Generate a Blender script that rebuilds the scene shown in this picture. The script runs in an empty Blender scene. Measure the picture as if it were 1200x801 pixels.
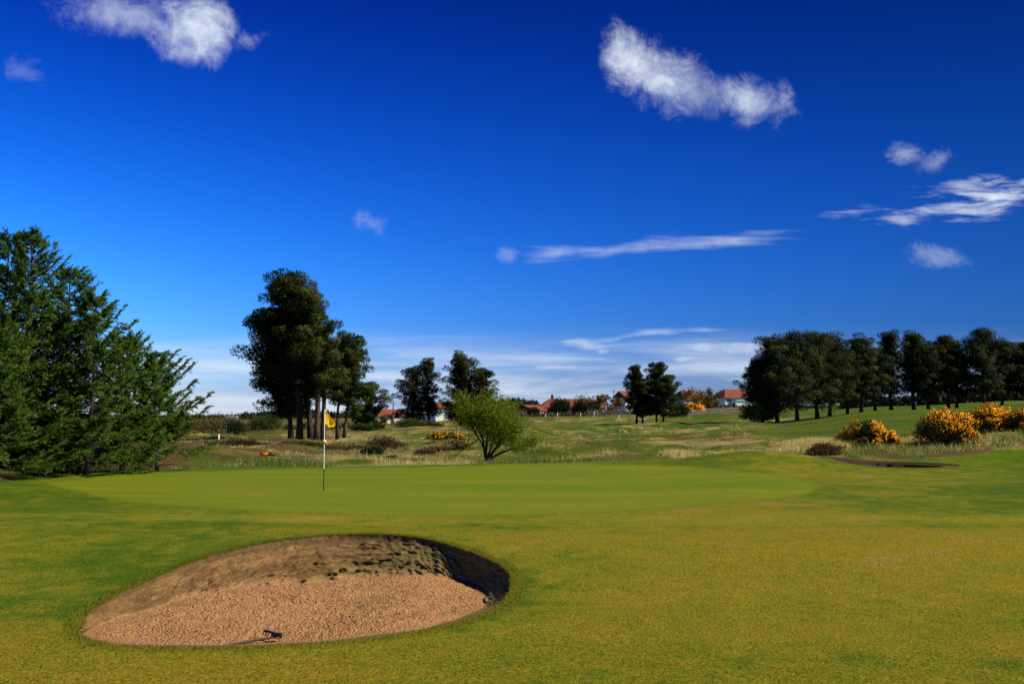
import bpy, math
import numpy as np
from mathutils import Vector

# ------------------------------------------------------------------ camera, sky, sun
C = bpy.context.scene.collection
scene = bpy.context.scene
F = 1167.0                       # focal length in photo pixels (1200 wide)
CAMZ = 1.9
HORIZON = 488.0
PITCH = math.atan((HORIZON - 400.5) / F)
SP, CP = math.sin(PITCH), math.cos(PITCH)
cam = bpy.data.cameras.new('camera')
cam.sensor_width = 36.0
cam.lens = F / 1200.0 * 36.0
cam.clip_start = 0.1
cam.clip_end = 20000
camo = bpy.data.objects.new('camera', cam)
C.objects.link(camo)
camo.location = (0, 0, CAMZ)
camo.rotation_euler = (math.pi / 2 + PITCH, 0, 0)
scene.camera = camo

SUN_ELEV = math.radians(43)
SUN_AZ = math.radians(-9)        # measured from +X (right) towards +Y (away)
SUN = Vector((math.cos(SUN_ELEV) * math.cos(SUN_AZ), math.cos(SUN_ELEV) * math.sin(SUN_AZ), math.sin(SUN_ELEV)))
sl = bpy.data.lights.new('sun', 'SUN')
sl.energy = 4.2
sl.angle = math.radians(0.53)
sl.color = (1.0, 0.93, 0.80)
so = bpy.data.objects.new('sun', sl)
C.objects.link(so)
so.rotation_euler = SUN.to_track_quat('Z', 'Y').to_euler()
so.location = (30, 0, 40)

scene.view_settings.view_transform = 'Standard'
scene.view_settings.look = 'None'
scene.view_settings.exposure = 0.75
scene.view_settings.gamma = 1.0
scene.view_settings.use_curve_mapping = False

world = bpy.data.worlds.new('World')
scene.world = world
world.use_nodes = True
nt = world.node_tree
nt.nodes.clear()

def N(tree, typ, **kw):
    n = tree.nodes.new(typ)
    for k, v in kw.items():
        setattr(n, k, v)
    return n

def math_node(tree, op, a, b=None, clamp=False):
    n = N(tree, 'ShaderNodeMath', operation=op, use_clamp=clamp)
    for i, v in enumerate((a, b)):
        if v is None:
            continue
        if isinstance(v, (int, float)):
            n.inputs[i].default_value = v
        else:
            tree.links.new(v, n.inputs[i])
    return n.outputs[0]

def build_world():
    L = nt.links.new
    out = N(nt, 'ShaderNodeOutputWorld')
    bg = N(nt, 'ShaderNodeBackground')
    bg.inputs['Strength'].default_value = 0.10
    L(bg.outputs[0], out.inputs[0])
    sky = N(nt, 'ShaderNodeTexSky', sky_type='NISHITA')
    sky.sun_disc = False
    sky.sun_elevation = SUN_ELEV
    sky.sun_rotation = math.pi / 2 - SUN_AZ
    sky.altitude = 0
    sky.air_density = 1.0
    sky.dust_density = 0.6
    sky.ozone_density = 3.0
    # the deep blue a polarising filter gives: darker overhead and towards the sun's side
    gt = N(nt, 'ShaderNodeTexCoord')
    gs = N(nt, 'ShaderNodeSeparateXYZ')
    L(gt.outputs['Generated'], gs.inputs[0])
    gx = math_node(nt, 'MAXIMUM', math_node(nt, 'MINIMUM', gs.outputs[0], .55), -.55)
    gz = math_node(nt, 'MAXIMUM', math_node(nt, 'MINIMUM', gs.outputs[2], .45), 0.0)
    v1 = N(nt, 'ShaderNodeCombineXYZ'); L(gx, v1.inputs[0]); L(gz, v1.inputs[1]); L(math_node(nt, 'MULTIPLY', gx, gx), v1.inputs[2])
    v2 = N(nt, 'ShaderNodeCombineXYZ'); L(math_node(nt, 'MULTIPLY', gz, gz), v2.inputs[0]); L(math_node(nt, 'MULTIPLY', gx, gz), v2.inputs[1]); v2.inputs[2].default_value = 1.0
    sep = N(nt, 'ShaderNodeSeparateColor')
    L(sky.outputs[0], sep.inputs[0])
    comb = N(nt, 'ShaderNodeCombineColor')
    for i, k in enumerate(SKY_GRADE):
        d1 = N(nt, 'ShaderNodeVectorMath', operation='DOT_PRODUCT'); L(v1.outputs[0], d1.inputs[0]); d1.inputs[1].default_value = (k[1], k[2], k[3])
        d2 = N(nt, 'ShaderNodeVectorMath', operation='DOT_PRODUCT'); L(v2.outputs[0], d2.inputs[0]); d2.inputs[1].default_value = (k[4], k[5], k[0])
        e = math_node(nt, 'EXPONENT', math_node(nt, 'ADD', d1.outputs['Value'], d2.outputs['Value']))
        L(math_node(nt, 'MULTIPLY', sep.outputs[i], e), comb.inputs[i])
    # clouds, placed by direction of view from the ground (u = x/y, v = z/y)
    tc = N(nt, 'ShaderNodeTexCoord')
    sx = N(nt, 'ShaderNodeSeparateXYZ')
    L(tc.outputs['Generated'], sx.inputs[0])
    ysafe = math_node(nt, 'MAXIMUM', sx.outputs[1], 0.02)
    u = math_node(nt, 'DIVIDE', sx.outputs[0], ysafe)
    v = math_node(nt, 'DIVIDE', sx.outputs[2], ysafe)
    front = N(nt, 'ShaderNodeMapRange')
    front.inputs[1].default_value = 0.05
    front.inputs[2].default_value = 0.2
    L(sx.outputs[1], front.inputs[0])
    uv = N(nt, 'ShaderNodeCombineXYZ')
    L(u, uv.inputs[0]); L(v, uv.inputs[1])

    def noise(scale, detail, rough, vec, dist=0.0):
        n = N(nt, 'ShaderNodeTexNoise')
        n.inputs['Scale'].default_value = scale
        n.inputs['Detail'].default_value = detail
        n.inputs['Roughness'].default_value = rough
        n.inputs['Distortion'].default_value = dist
        L(vec, n.inputs['Vector'])
        return n
    puff = noise(20, 10, 0.70, uv.outputs[0], 0.3).outputs[0]
    fine = noise(60, 6, 0.6, uv.outputs[0], 0.2).outputs[0]
    st = N(nt, 'ShaderNodeMapping')
    st.inputs['Scale'].default_value = (5, 48, 1)
    st.inputs['Rotation'].default_value = (0, 0, math.radians(-6))
    L(uv.outputs[0], st.inputs[0])
    streak = noise(1.0, 7, 0.55, st.outputs[0], 0.4).outputs[0]
    st2 = N(nt, 'ShaderNodeMapping')
    st2.inputs['Scale'].default_value = (20, 120, 1)
    st2.inputs['Rotation'].default_value = (0, 0, math.radians(-13))
    L(uv.outputs[0], st2.inputs[0])
    streak2 = noise(1.0, 6, 0.6, st2.outputs[0], 0.6).outputs[0]
    warpn = noise(9, 3, 0.5, uv.outputs[0])
    wsub = N(nt, 'ShaderNodeVectorMath', operation='SUBTRACT')
    L(warpn.outputs['Color'], wsub.inputs[0]); wsub.inputs[1].default_value = (0.5, 0.5, 0.5)
    wsc = N(nt, 'ShaderNodeVectorMath', operation='MULTIPLY')
    L(wsub.outputs[0], wsc.inputs[0])
    wadd = N(nt, 'ShaderNodeVectorMath', operation='ADD')
    L(uv.outputs[0], wadd.inputs[0]); L(wsc.outputs[0], wadd.inputs[1])
    wsc.inputs[1].default_value = (0.05, 0.022, 0)
    warped = wadd.outputs[0]

    def puv(px, py):
        x = (px - 600) / F
        yv = (400.5 - py) / F
        return x / (CP - yv * SP), (SP + yv * CP) / (CP - yv * SP)
    total = None
    for (px, py, rx, ry, rot, op, kind) in CLOUDS:
        m = N(nt, 'ShaderNodeMapping', vector_type='TEXTURE')
        cu, cv = puv(px, py)
        m.inputs['Location'].default_value = (cu, cv, 0)
        m.inputs['Rotation'].default_value = (0, 0, math.radians(rot))
        m.inputs['Scale'].default_value = (rx / F * 1.25, ry / F * 1.25, 1)
        L(warped, m.inputs[0])
        ln = N(nt, 'ShaderNodeVectorMath', operation='LENGTH')
        L(m.outputs[0], ln.inputs[0])
        nz = (puff, streak, streak2)[kind]
        w = (2.3 if op > .4 else 4.2) if kind == 0 else 3.2
        a = math_node(nt, 'SUBTRACT', 0.5, nz)
        a = math_node(nt, 'MULTIPLY', a, w)
        a = math_node(nt, 'ADD', a, ln.outputs['Value'])
        mr = N(nt, 'ShaderNodeMapRange', interpolation_type='SMOOTHSTEP')
        L(a, mr.inputs[0])
        mr.inputs[1].default_value = 1.0
        mr.inputs[2].default_value = -0.10
        mr.inputs[3].default_value = 0.0
        mr.inputs[4].default_value = op
        total = mr.outputs[0] if total is None else math_node(nt, 'MAXIMUM', total, mr.outputs[0])
    ff = N(nt, 'ShaderNodeMapRange')
    L(fine, ff.inputs[0])
    ff.inputs[1].default_value = 0.3; ff.inputs[2].default_value = 0.7
    ff.inputs[3].default_value = 0.68; ff.inputs[4].default_value = 1.15
    total = math_node(nt, 'MULTIPLY', total, ff.outputs[0])
    # low bank of thin streaky cloud towards the horizon
    bank = N(nt, 'ShaderNodeMapRange', interpolation_type='SMOOTHSTEP')
    L(v, bank.inputs[0])
    bank.inputs[1].default_value = 0.095; bank.inputs[2].default_value = 0.038
    s2 = N(nt, 'ShaderNodeMapRange', interpolation_type='SMOOTHSTEP')
    L(streak, s2.inputs[0])
    s2.inputs[1].default_value = 0.36; s2.inputs[2].default_value = 0.72
    s2.inputs[3].default_value = 0.14; s2.inputs[4].default_value = 0.95
    bk = math_node(nt, 'MULTIPLY', bank.outputs[0], s2.outputs[0])
    tot2 = math_node(nt, 'MAXIMUM', total, bk)
    tot2 = math_node(nt, 'MULTIPLY', tot2, front.outputs[0])
    # elsewhere in the sky (behind and to the sides): scattered thin cloud
    mix = N(nt, 'ShaderNodeMix', data_type='RGBA', clamp_factor=True)
    L(tot2, mix.inputs[0])
    L(comb.outputs[0], mix.inputs[6])
    mix.inputs[7].default_value = CLOUD_COL
    L(mix.outputs[2], bg.inputs['Color'])

SKY_GRADE = [(-1.224, -2.495, -11.404, -0.26, -0.777, 5.616), (-0.944, -1.808, -0.73, -0.164, -9.647, 2.371), (-0.191, -1.114, 1.441, -0.63, -8.07, 0.145)]
CLOUD_COL = (4.5, 5.0, 5.7, 1)
CLOUDS = [
    (228, 30, 62, 42, -8, .92, 0), (150, 15, 80, 26, -10, .5, 0), (215, 62, 26, 20, 0, .55, 0), (285, 45, 22, 12, 0, .3, 0),
    (738, 68, 50, 36, -25, .95, 0), (785, 92, 58, 31, -25, .85, 0), (868, 116, 58, 26, -16, .72, 0), (815, 110, 60, 24, -15, .42, 0),
    (1058, 182, 20, 11, 15, .36, 0), (1090, 190, 20, 13, 25, .26, 0),
    (1172, 222, 66, 11, 13, .92, 2), (1135, 236, 62, 8, 12, .6, 2), (1150, 245, 40, 9, 5, .66, 2), (1128, 214, 44, 9, 14, .5, 2),
    (1058, 257, 30, 8, 2, .5, 2), (1005, 250, 44, 6, 6, .26, 2), (1102, 302, 34, 11, -6, .24, 0),
    (760, 291, 135, 11, 4, .66, 1), (650, 297, 40, 9, 4, .5, 1), (595, 295, 18, 10, 0, .22, 0), (430, 262, 24, 16, -35, .18, 0),
    (32, 80, 30, 18, 0, .13, 0), (740, 394, 90, 5, 5, .5, 1), (684, 403, 40, 9, 0, .8, 1), (706, 408, 14, 6, 0, .6, 0),
    (650, 429, 60, 8, 3, .72, 1), (870, 407, 110, 7, 3, .58, 1), (802, 422, 16, 6, 0, .6, 0), (240, 412, 120, 8, 2, .38, 1),
    (240, 455, 130, 22, 0, .3, 1), (780, 452, 160, 14, 3, .55, 1), (480, 415, 110, 8, 3, .4, 1), (1060, 402, 160, 4, 6, .25, 1),
]
build_world()

# ------------------------------------------------------------------ helpers
def tag(o, label=None, cat=None, group=None, kind=None):
    if label: o['label'] = label
    if cat: o['category'] = cat
    if group: o['group'] = group
    if kind: o['kind'] = kind
    return o

def empty(name, loc, rz=0.0):
    o = bpy.data.objects.new(name, None)
    o.empty_display_size = 0.3
    o.location = loc
    o.rotation_euler = (0, 0, rz)
    C.objects.link(o)
    return o

def mesh_obj(name, V, faces, mats, parent=None, smooth=False, attrs=None, colors=None, fmat=None):
    """V (n,3); faces: list of integer arrays (m,k) with k = 3 or 4."""
    me = bpy.data.meshes.new(name)
    V = np.asarray(V, dtype=np.float32)
    faces = [np.asarray(f, dtype=np.int32) for f in faces if len(f)]
    me.vertices.add(len(V))
    me.vertices.foreach_set('co', V.ravel())
    nl = sum(f.size for f in faces)
    nf = sum(len(f) for f in faces)
    me.loops.add(nl)
    me.polygons.add(nf)
    me.loops.foreach_set('vertex_index', np.concatenate([f.ravel() for f in faces]))
    starts, s = [], 0
    for f in faces:
        k = f.shape[1]
        starts.append(s + np.arange(len(f)) * k)
        s += f.size
    me.polygons.foreach_set('loop_start', np.concatenate(starts).astype(np.int32))
    if fmat is not None:
        me.polygons.foreach_set('material_index', np.asarray(fmat, dtype=np.int32))
    me.polygons.foreach_set('use_smooth', np.full(nf, smooth, dtype=bool))
    for k, a in (attrs or {}).items():
        at = me.attributes.new(k, 'FLOAT', 'POINT')
        at.data.foreach_set('value', np.asarray(a, dtype=np.float32))
    if colors is not None:
        at = me.color_attributes.new('Col', 'FLOAT_COLOR', 'POINT')
        c4 = np.ones((len(V), 4), dtype=np.float32)
        c4[:, :3] = colors
        at.data.foreach_set('color', c4.ravel())
    me.update(calc_edges=True)
    for m in (mats if isinstance(mats, (list, tuple)) else [mats]):
        me.materials.append(m)
    o = bpy.data.objects.new(name, me)
    C.objects.link(o)
    if parent is not None:
        o.parent = parent
    return o

class MB:
    """Collects boxes, tubes and polygons for ONE mesh."""
    def __init__(self):
        self.V, self.T, self.Q, self.n, self.a, self.nr = [], [], [], 0, [], []
    def add(self, V, T=None, Q=None, a=0.5):
        V = np.asarray(V, dtype=float)
        self.V.append(V)
        if T is not None and len(T): self.T.append(np.asarray(T) + self.n)
        if Q is not None and len(Q): self.Q.append(np.asarray(Q) + self.n)
        self.a.append(np.broadcast_to(np.asarray(a, dtype=float), (len(V),)))
        self.n += len(V)
    def box(self, c, s, rz=0.0, taper=1.0):
        c = np.array(c, float); hx, hy, hz = np.array(s, float) / 2
        v = np.array([[-hx, -hy, -hz], [hx, -hy, -hz], [hx, hy, -hz], [-hx, hy, -hz],
                      [-hx * taper, -hy * taper, hz], [hx * taper, -hy * taper, hz], [hx * taper, hy * taper, hz], [-hx * taper, hy * taper, hz]])
        cz, sz = math.cos(rz), math.sin(rz)
        R = np.array([[cz, -sz, 0], [sz, cz, 0], [0, 0, 1]])
        self.add(v @ R.T + c, Q=[[0, 3, 2, 1], [4, 5, 6, 7], [0, 1, 5, 4], [1, 2, 6, 5], [2, 3, 7, 6], [3, 0, 4, 7]])
    def tube(self, P, R, sides=6, cap=True, a=0.5):
        P = np.asarray(P, float); n = len(P)
        R = np.broadcast_to(np.asarray(R, float), (n,))
        T = np.gradient(P, axis=0)
        T /= np.linalg.norm(T, axis=1, keepdims=True) + 1e-9
        ref = np.array([0, 0, 1.0]) if abs(T[:, 2]).mean() < 0.8 else np.array([1.0, 0, 0])
        A = np.cross(T, ref); A /= np.linalg.norm(A, axis=1, keepdims=True) + 1e-9
        B = np.cross(T, A)
        th = np.linspace(0, 2 * math.pi, sides, endpoint=False)
        V = P[:, None, :] + R[:, None, None] * (np.cos(th)[None, :, None] * A[:, None, :] + np.sin(th)[None, :, None] * B[:, None, :])
        V = V.reshape(-1, 3)
        i = np.arange(n - 1)[:, None] * sides
        j = np.arange(sides)[None, :]
        k = (j + 1) % sides
        Q = np.stack([i + j, i + sides + j, i + sides + k, i + k], -1).reshape(-1, 4)
        Tr = []
        if cap:
            V = np.vstack([V, P[0], P[-1]])
            m = n * sides
            for q in range(sides):
                Tr.append([m, q, (q + 1) % sides])
                Tr.append([m + 1, (n - 1) * sides + (q + 1) % sides, (n - 1) * sides + q])
        self.add(V, T=Tr, Q=Q, a=a)
    def cards(self, P, D, L, W, rng, a=0.5, roll=None, nrm=None):
        """flat pointed leaves / needle tufts: base P, direction D"""
        P = np.asarray(P, float); n = len(P)
        D = D / (np.linalg.norm(D, axis=1, keepdims=True) + 1e-9)
        S = np.cross(D, rng.normal(size=(n, 3)) if roll is None else roll)
        S /= np.linalg.norm(S, axis=1, keepdims=True) + 1e-9
        L = np.broadcast_to(np.asarray(L, float), (n,))[:, None]
        W = np.broadcast_to(np.asarray(W, float), (n,))[:, None]
        if nrm is not None:          # the face looks the way its clump bulges
            flip = np.sign(np.sum(np.cross(S, D) * nrm, axis=1))[:, None]
            S = S * np.where(flip == 0, 1, flip)
            self.nr.append(np.repeat(nrm / (np.linalg.norm(nrm, axis=1, keepdims=True) + 1e-9), 3, axis=0))
        V = np.stack([P - S * W * .5, P + S * W * .5, P + D * L], 1).reshape(-1, 3)
        T = np.arange(3 * n).reshape(-1, 3)
        self.add(V, T=T, a=np.repeat(np.broadcast_to(np.asarray(a, float), (n,)), 3))
    def leaves(self, P, D, L, W, rng, a=0.5):
        """four-sided diamond leaves"""
        P = np.asarray(P, float); n = len(P)
        D = D / (np.linalg.norm(D, axis=1, keepdims=True) + 1e-9)
        S = np.cross(D, rng.normal(size=(n, 3)))
        S /= np.linalg.norm(S, axis=1, keepdims=True) + 1e-9
        L = np.broadcast_to(np.asarray(L, float), (n,))[:, None]
        W = np.broadcast_to(np.asarray(W, float), (n,))[:, None]
        V = np.stack([P, P + D * L * .5 + S * W * .5, P + D * L, P + D * L * .5 - S * W * .5], 1).reshape(-1, 3)
        Q = np.arange(4 * n).reshape(-1, 4)
        self.add(V, Q=Q, a=np.repeat(np.broadcast_to(np.asarray(a, float), (n,)), 4))
    def build(self, name, mat, parent=None, smooth=False):
        T = np.concatenate(self.T) if self.T else np.zeros((0, 3), int)
        Q = np.concatenate(self.Q) if self.Q else np.zeros((0, 4), int)
        nr = np.concatenate(self.nr) if self.nr else None
        full = nr is not None and len(nr) == self.n
        o = mesh_obj(name, np.concatenate(self.V), [T, Q], mat, parent, smooth or full, {'v': np.concatenate(self.a)})
        if full:
            o.data.normals_split_custom_set_from_vertices(nr.tolist())
        return o

# ------------------------------------------------------------------ materials
def new_mat(name):
    m = bpy.data.materials.new(name)
    m.use_nodes = True
    t = m.node_tree
    b = t.nodes['Principled BSDF']
    b.inputs['Roughness'].default_value = 0.85
    b.inputs['Specular IOR Level'].default_value = 0.25
    return m, t, b

def ramp(t, fac, stops):
    r = N(t, 'ShaderNodeValToRGB')
    els = r.color_ramp.elements
    els[0].position, els[0].color = stops[0][0], (*stops[0][1], 1)
    els[1].position, els[1].color = stops[-1][0], (*stops[-1][1], 1)
    for p, c in stops[1:-1]:
        e = els.new(p); e.color = (*c, 1)
    t.links.new(fac, r.inputs[0])
    return r.outputs[0]

def tnoise(t, scale, detail=4, rough=.55, vec=None, dist=0.0, out=0):
    n = N(t, 'ShaderNodeTexNoise')
    n.inputs['Scale'].default_value = scale
    n.inputs['Detail'].default_value = detail
    n.inputs['Roughness'].default_value = rough
    n.inputs['Distortion'].default_value = dist
    if vec is None:
        g = N(t, 'ShaderNodeNewGeometry')
        vec = g.outputs['Position']
    t.links.new(vec, n.inputs['Vector'])
    return n.outputs[out]

def mul_col(t, a, b, f=1.0):
    m = N(t, 'ShaderNodeMix', data_type='RGBA', blend_type='MULTIPLY')
    m.inputs[0].default_value = f
    t.links.new(a, m.inputs[6])
    if isinstance(b, tuple): m.inputs[7].default_value = b
    else: t.links.new(b, m.inputs[7])
    return m.outputs[2]

def bump(t, b, h, strength, dist):
    n = N(t, 'ShaderNodeBump')
    n.inputs['Strength'].default_value = strength
    n.inputs['Distance'].default_value = dist
    t.links.new(h, n.inputs['Height'])
    t.links.new(n.outputs[0], b.inputs['Normal'])

def leaf_mat(name, dark, light, transl=0.25, rough=.6):
    """foliage: per-clump light and dark from the 'v' attribute, light passing through the leaf"""
    m, t, b = new_mat(name)
    at = N(t, 'ShaderNodeAttribute', attribute_name='v')
    col = ramp(t, at.outputs['Fac'], [(0.0, dark), (1.0, light)])
    b.inputs['Roughness'].default_value = rough
    b.inputs['Specular IOR Level'].default_value = 0.04
    t.links.new(col, b.inputs['Base Color'])
    tr = N(t, 'ShaderNodeBsdfTranslucent')
    t.links.new(mul_col(t, col, (1.3, 1.25, .6, 1)), tr.inputs[0])
    mx = N(t, 'ShaderNodeMixShader')
    mx.inputs[0].default_value = transl
    t.links.new(b.outputs[0], mx.inputs[1]); t.links.new(tr.outputs[0], mx.inputs[2])
    t.links.new(mx.outputs[0], t.nodes['Material Output'].inputs[0])
    return m

def bark_mat(name, c0, c1, scale=6):
    m, t, b = new_mat(name)
    tc = N(t, 'ShaderNodeNewGeometry')
    mp = N(t, 'ShaderNodeMapping')
    mp.inputs['Scale'].default_value = (1, 1, .25)
    t.links.new(tc.outputs['Position'], mp.inputs[0])
    h = tnoise(t, scale, 6, .65, mp.outputs[0])
    t.links.new(ramp(t, h, [(.3, c0), (.7, c1)]), b.inputs['Base Color'])
    bump(t, b, h, .8, .04)
    return m

def plain_mat(name, col, rough=.6, var=.25, scale=8, spec=.3):
    m, t, b = new_mat(name)
    h = tnoise(t, scale, 5, .6)
    lo = tuple(c * (1 - var) for c in col); hi = tuple(min(1, c * (1 + var)) for c in col)
    t.links.new(ramp(t, h, [(.3, lo), (.7, hi)]), b.inputs['Base Color'])
    b.inputs['Roughness'].default_value = rough
    b.inputs['Specular IOR Level'].default_value = spec
    return m

def turf_mat(name, fine_scale, amp, bstr, bdist, stretch=(1, 1, 1)):
    """grass: tint from the 'Col' attribute, broken up by several noises, with bump"""
    m, t, b = new_mat(name)
    at = N(t, 'ShaderNodeAttribute', attribute_name='Col')
    g = N(t, 'ShaderNodeNewGeometry')
    mp = N(t, 'ShaderNodeMapping')
    mp.inputs['Scale'].default_value = stretch
    t.links.new(g.outputs['Position'], mp.inputs[0])
    n1 = tnoise(t, fine_scale, 5, .7, mp.outputs[0])
    n2 = tnoise(t, fine_scale * .17, 4, .6, mp.outputs[0])
    f1 = ramp(t, n1, [(.28, (1 - amp, 1 - amp, 1 - amp * .8)), (.5, (1, 1, 1)), (.75, (1 + amp, 1 + amp * .9, 1 + amp * .5))])
    f2 = ramp(t, n2, [(.3, (.80, .92, .9)), (.7, (1.18, 1.04, 1.0))])
    c = mul_col(t, mul_col(t, at.outputs['Color'], f1), f2)
    t.links.new(c, b.inputs['Base Color'])
    b.inputs['Roughness'].default_value = .9
    b.inputs['Specular IOR Level'].default_value = .03
    bump(t, b, n1, bstr, bdist)
    return m

M = {}
M['fairway'] = turf_mat('fairway_grass', 36, .95, .9, .03)
M['green'] = turf_mat('green_grass', 40, .22, .4, .01)
M['rough'] = turf_mat('rough_heath', 9, .65, 1.0, .16)
M['pine'] = leaf_mat('pine_needles', (.004, .011, .003), (.062, .080, .014), .12)
M['pine_far'] = leaf_mat('pine_needles_dark', (.003, .009, .003), (.042, .054, .011), .10)
M['spruce'] = leaf_mat('conifer_needles', (.010, .032, .004), (.105, .180, .022), .25)
M['hawthorn'] = leaf_mat('spring_leaves', (.028, .060, .005), (.26, .32, .020), .4)
M['gorse'] = leaf_mat('gorse_spines', (.012, .022, .006), (.06, .075, .018), .1)
M['blossom'] = leaf_mat('gorse_blossom', (.50, .175, .006), (.92, .43, .035), .2)
M['heather'] = leaf_mat('dead_heather', (.05, .028, .018), (.20, .115, .06), .1)
M['scrub'] = leaf_mat('brown_green_scrub', (.03, .026, .010), (.12, .095, .03), .15)
M['evergreen'] = leaf_mat('evergreen_shrub', (.008, .018, .007), (.04, .06, .018), .1)
M['autumn'] = leaf_mat('bronze_leaves', (.05, .038, .010), (.20, .14, .03), .2)
M['broadleaf'] = leaf_mat('green_broad_leaves', (.02, .04, .008), (.09, .12, .025), .2)
M['straw'] = leaf_mat('straw_blades', (.045, .085, .010), (.47, .38, .17), .25)
M['blade'] = leaf_mat('short_blades', (.11, .14, .010), (.255, .205, .024), .3)
M['far_wood'] = leaf_mat('far_wood_leaves', (.012, .018, .010), (.045, .05, .022), .1)
M['bark'] = bark_mat('pine_bark', (.012, .009, .007), (.055, .040, .028))
M['bark_red'] = bark_mat('pine_bark_warm', (.025, .016, .010), (.13, .075, .042))
M['bark_grey'] = bark_mat('grey_bark', (.03, .024, .019), (.11, .088, .066), 10)
M['bark_dark'] = bark_mat('dark_brown_bark', (.018, .014, .010), (.06, .046, .034), 10)  # one even tone, darker than the grey bark
M['white_wall'] = plain_mat('white_render', (.78, .76, .72), .8, .08, 1.5)
M['cream_wall'] = plain_mat('cream_render', (.6, .52, .42), .8, .1, 1.5)
M['pane'] = plain_mat('window_glass', (.03, .035, .045), .1, .2, 2, .6)
M['teal'] = plain_mat('teal_paint', (.06, .22, .2), .6, .1, 2)
M['door'] = plain_mat('dark_door', (.10, .05, .035), .5, .1, 2)
M['grey_wood'] = plain_mat('weathered_wood', (.20, .18, .16), .85, .3, 12)
M['pole_wood'] = plain_mat('pole_wood', (.13, .10, .075), .85, .3, 6)
M['white_paint'] = plain_mat('white_paint', (.80, .79, .75), .45, .05, 20)
M['black_paint'] = plain_mat('black_paint', (.02, .02, .022), .5, .2, 20)
M['yellow_ball'] = plain_mat('orange_marker', (.80, .50, .12), .5, .05, 30)
M['rake'] = plain_mat('black_plastic', (.012, .012, .012), .4, .3, 40)
M['rake_handle'] = plain_mat('rake_shaft', (.07, .05, .03), .6, .3, 40)

def roof_mat():
    m, t, b = new_mat('terracotta_tiles')
    g = N(t, 'ShaderNodeTexCoord')
    n = tnoise(t, 1.2, 5, .65, g.outputs['Object'])
    w = N(t, 'ShaderNodeTexWave', wave_type='BANDS', bands_direction='Z')
    w.inputs['Scale'].default_value = 3.0
    w.inputs['Distortion'].default_value = .4
    t.links.new(g.outputs['Object'], w.inputs[0])
    c = ramp(t, n, [(.3, (.13, .032, .018)), (.7, (.24, .062, .032))])
    t.links.new(c, b.inputs['Base Color'])
    bump(t, b, w.outputs[0], .5, .05)
    return m
M['roof'] = roof_mat()

def flag_mat():
    m, t, b = new_mat('yellow_flag_cloth')
    n = tnoise(t, 60, 3, .5)
    col = ramp(t, n, [(.3, (.90, .60, .01)), (.7, (.98, .70, .02))])
    t.links.new(col, b.inputs['Base Color'])
    tr = N(t, 'ShaderNodeBsdfTranslucent')
    t.links.new(col, tr.inputs[0])
    mx = N(t, 'ShaderNodeMixShader'); mx.inputs[0].default_value = .45
    t.links.new(b.outputs[0], mx.inputs[1]); t.links.new(tr.outputs[0], mx.inputs[2])
    t.links.new(mx.outputs[0], t.nodes['Material Output'].inputs[0])
    return m
M['flag'] = flag_mat()

def sand_mat():
    m, t, b = new_mat('bunker_sand')
    vo = N(t, 'ShaderNodeTexVoronoi')
    vo.inputs['Scale'].default_value = 38
    g = N(t, 'ShaderNodeNewGeometry')
    t.links.new(g.outputs['Position'], vo.inputs['Vector'])
    n1 = tnoise(t, 30, 6, .7)
    n2 = tnoise(t, 2.2, 4, .6)
    n3 = tnoise(t, 240, 3, .6)
    c = ramp(t, n1, [(.25, (.20, .103, .043)), (.6, (.39, .21, .092))])
    c = mul_col(t, c, ramp(t, vo.outputs['Distance'], [(.06, (.72, .69, .66)), (.28, (1.03, 1.03, 1.03))]))  # shade in the dimples, painted into the sand colour
    c = mul_col(t, c, ramp(t, n2, [(.3, (.86, .84, .82)), (.7, (1.1, 1.08, 1.06))]))
    c = mul_col(t, c, ramp(t, n3, [(.3, (.8, .8, .8)), (.7, (1.15, 1.15, 1.15))]))
    t.links.new(c, b.inputs['Base Color'])
    h = math_node(t, 'ADD', math_node(t, 'MULTIPLY', vo.outputs['Distance'], .8), math_node(t, 'MULTIPLY', n1, .6))
    bump(t, b, h, .9, .035)
    b.inputs['Roughness'].default_value = .95
    b.inputs['Specular IOR Level'].default_value = .02
    return m
M['sand'] = sand_mat()

def earth_mat():
    m, t, b = new_mat('eroded_turf_face')
    at = N(t, 'ShaderNodeAttribute', attribute_name='Col')
    n1 = tnoise(t, 18, 6, .7)
    n2 = tnoise(t, 70, 4, .65)
    c = mul_col(t, at.outputs['Color'], ramp(t, n1, [(.3, (.55, .55, .55)), (.5, (1, 1, 1)), (.72, (1.35, 1.3, 1.2))]))
    c = mul_col(t, c, ramp(t, n2, [(.3, (.7, .7, .7)), (.7, (1.2, 1.2, 1.2))]))
    t.links.new(c, b.inputs['Base Color'])
    bump(t, b, math_node(t, 'ADD', n1, math_node(t, 'MULTIPLY', n2, .5)), .8, .03)
    b.inputs['Roughness'].default_value = .95
    b.inputs['Specular IOR Level'].default_value = .08
    return m
M['earth'] = earth_mat()

# ------------------------------------------------------------------ numpy noise
def _hash(ix, iy, seed):
    h = (ix.astype(np.int64) * 374761393 + iy.astype(np.int64) * 668265263 + seed * 1274126177) & 0xFFFFFFFF
    h = ((h ^ (h >> 13)) * 1274126177) & 0xFFFFFFFF
    h = h ^ (h >> 16)
    return (h & 0xFFFFFF) / float(0xFFFFFF)

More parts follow.
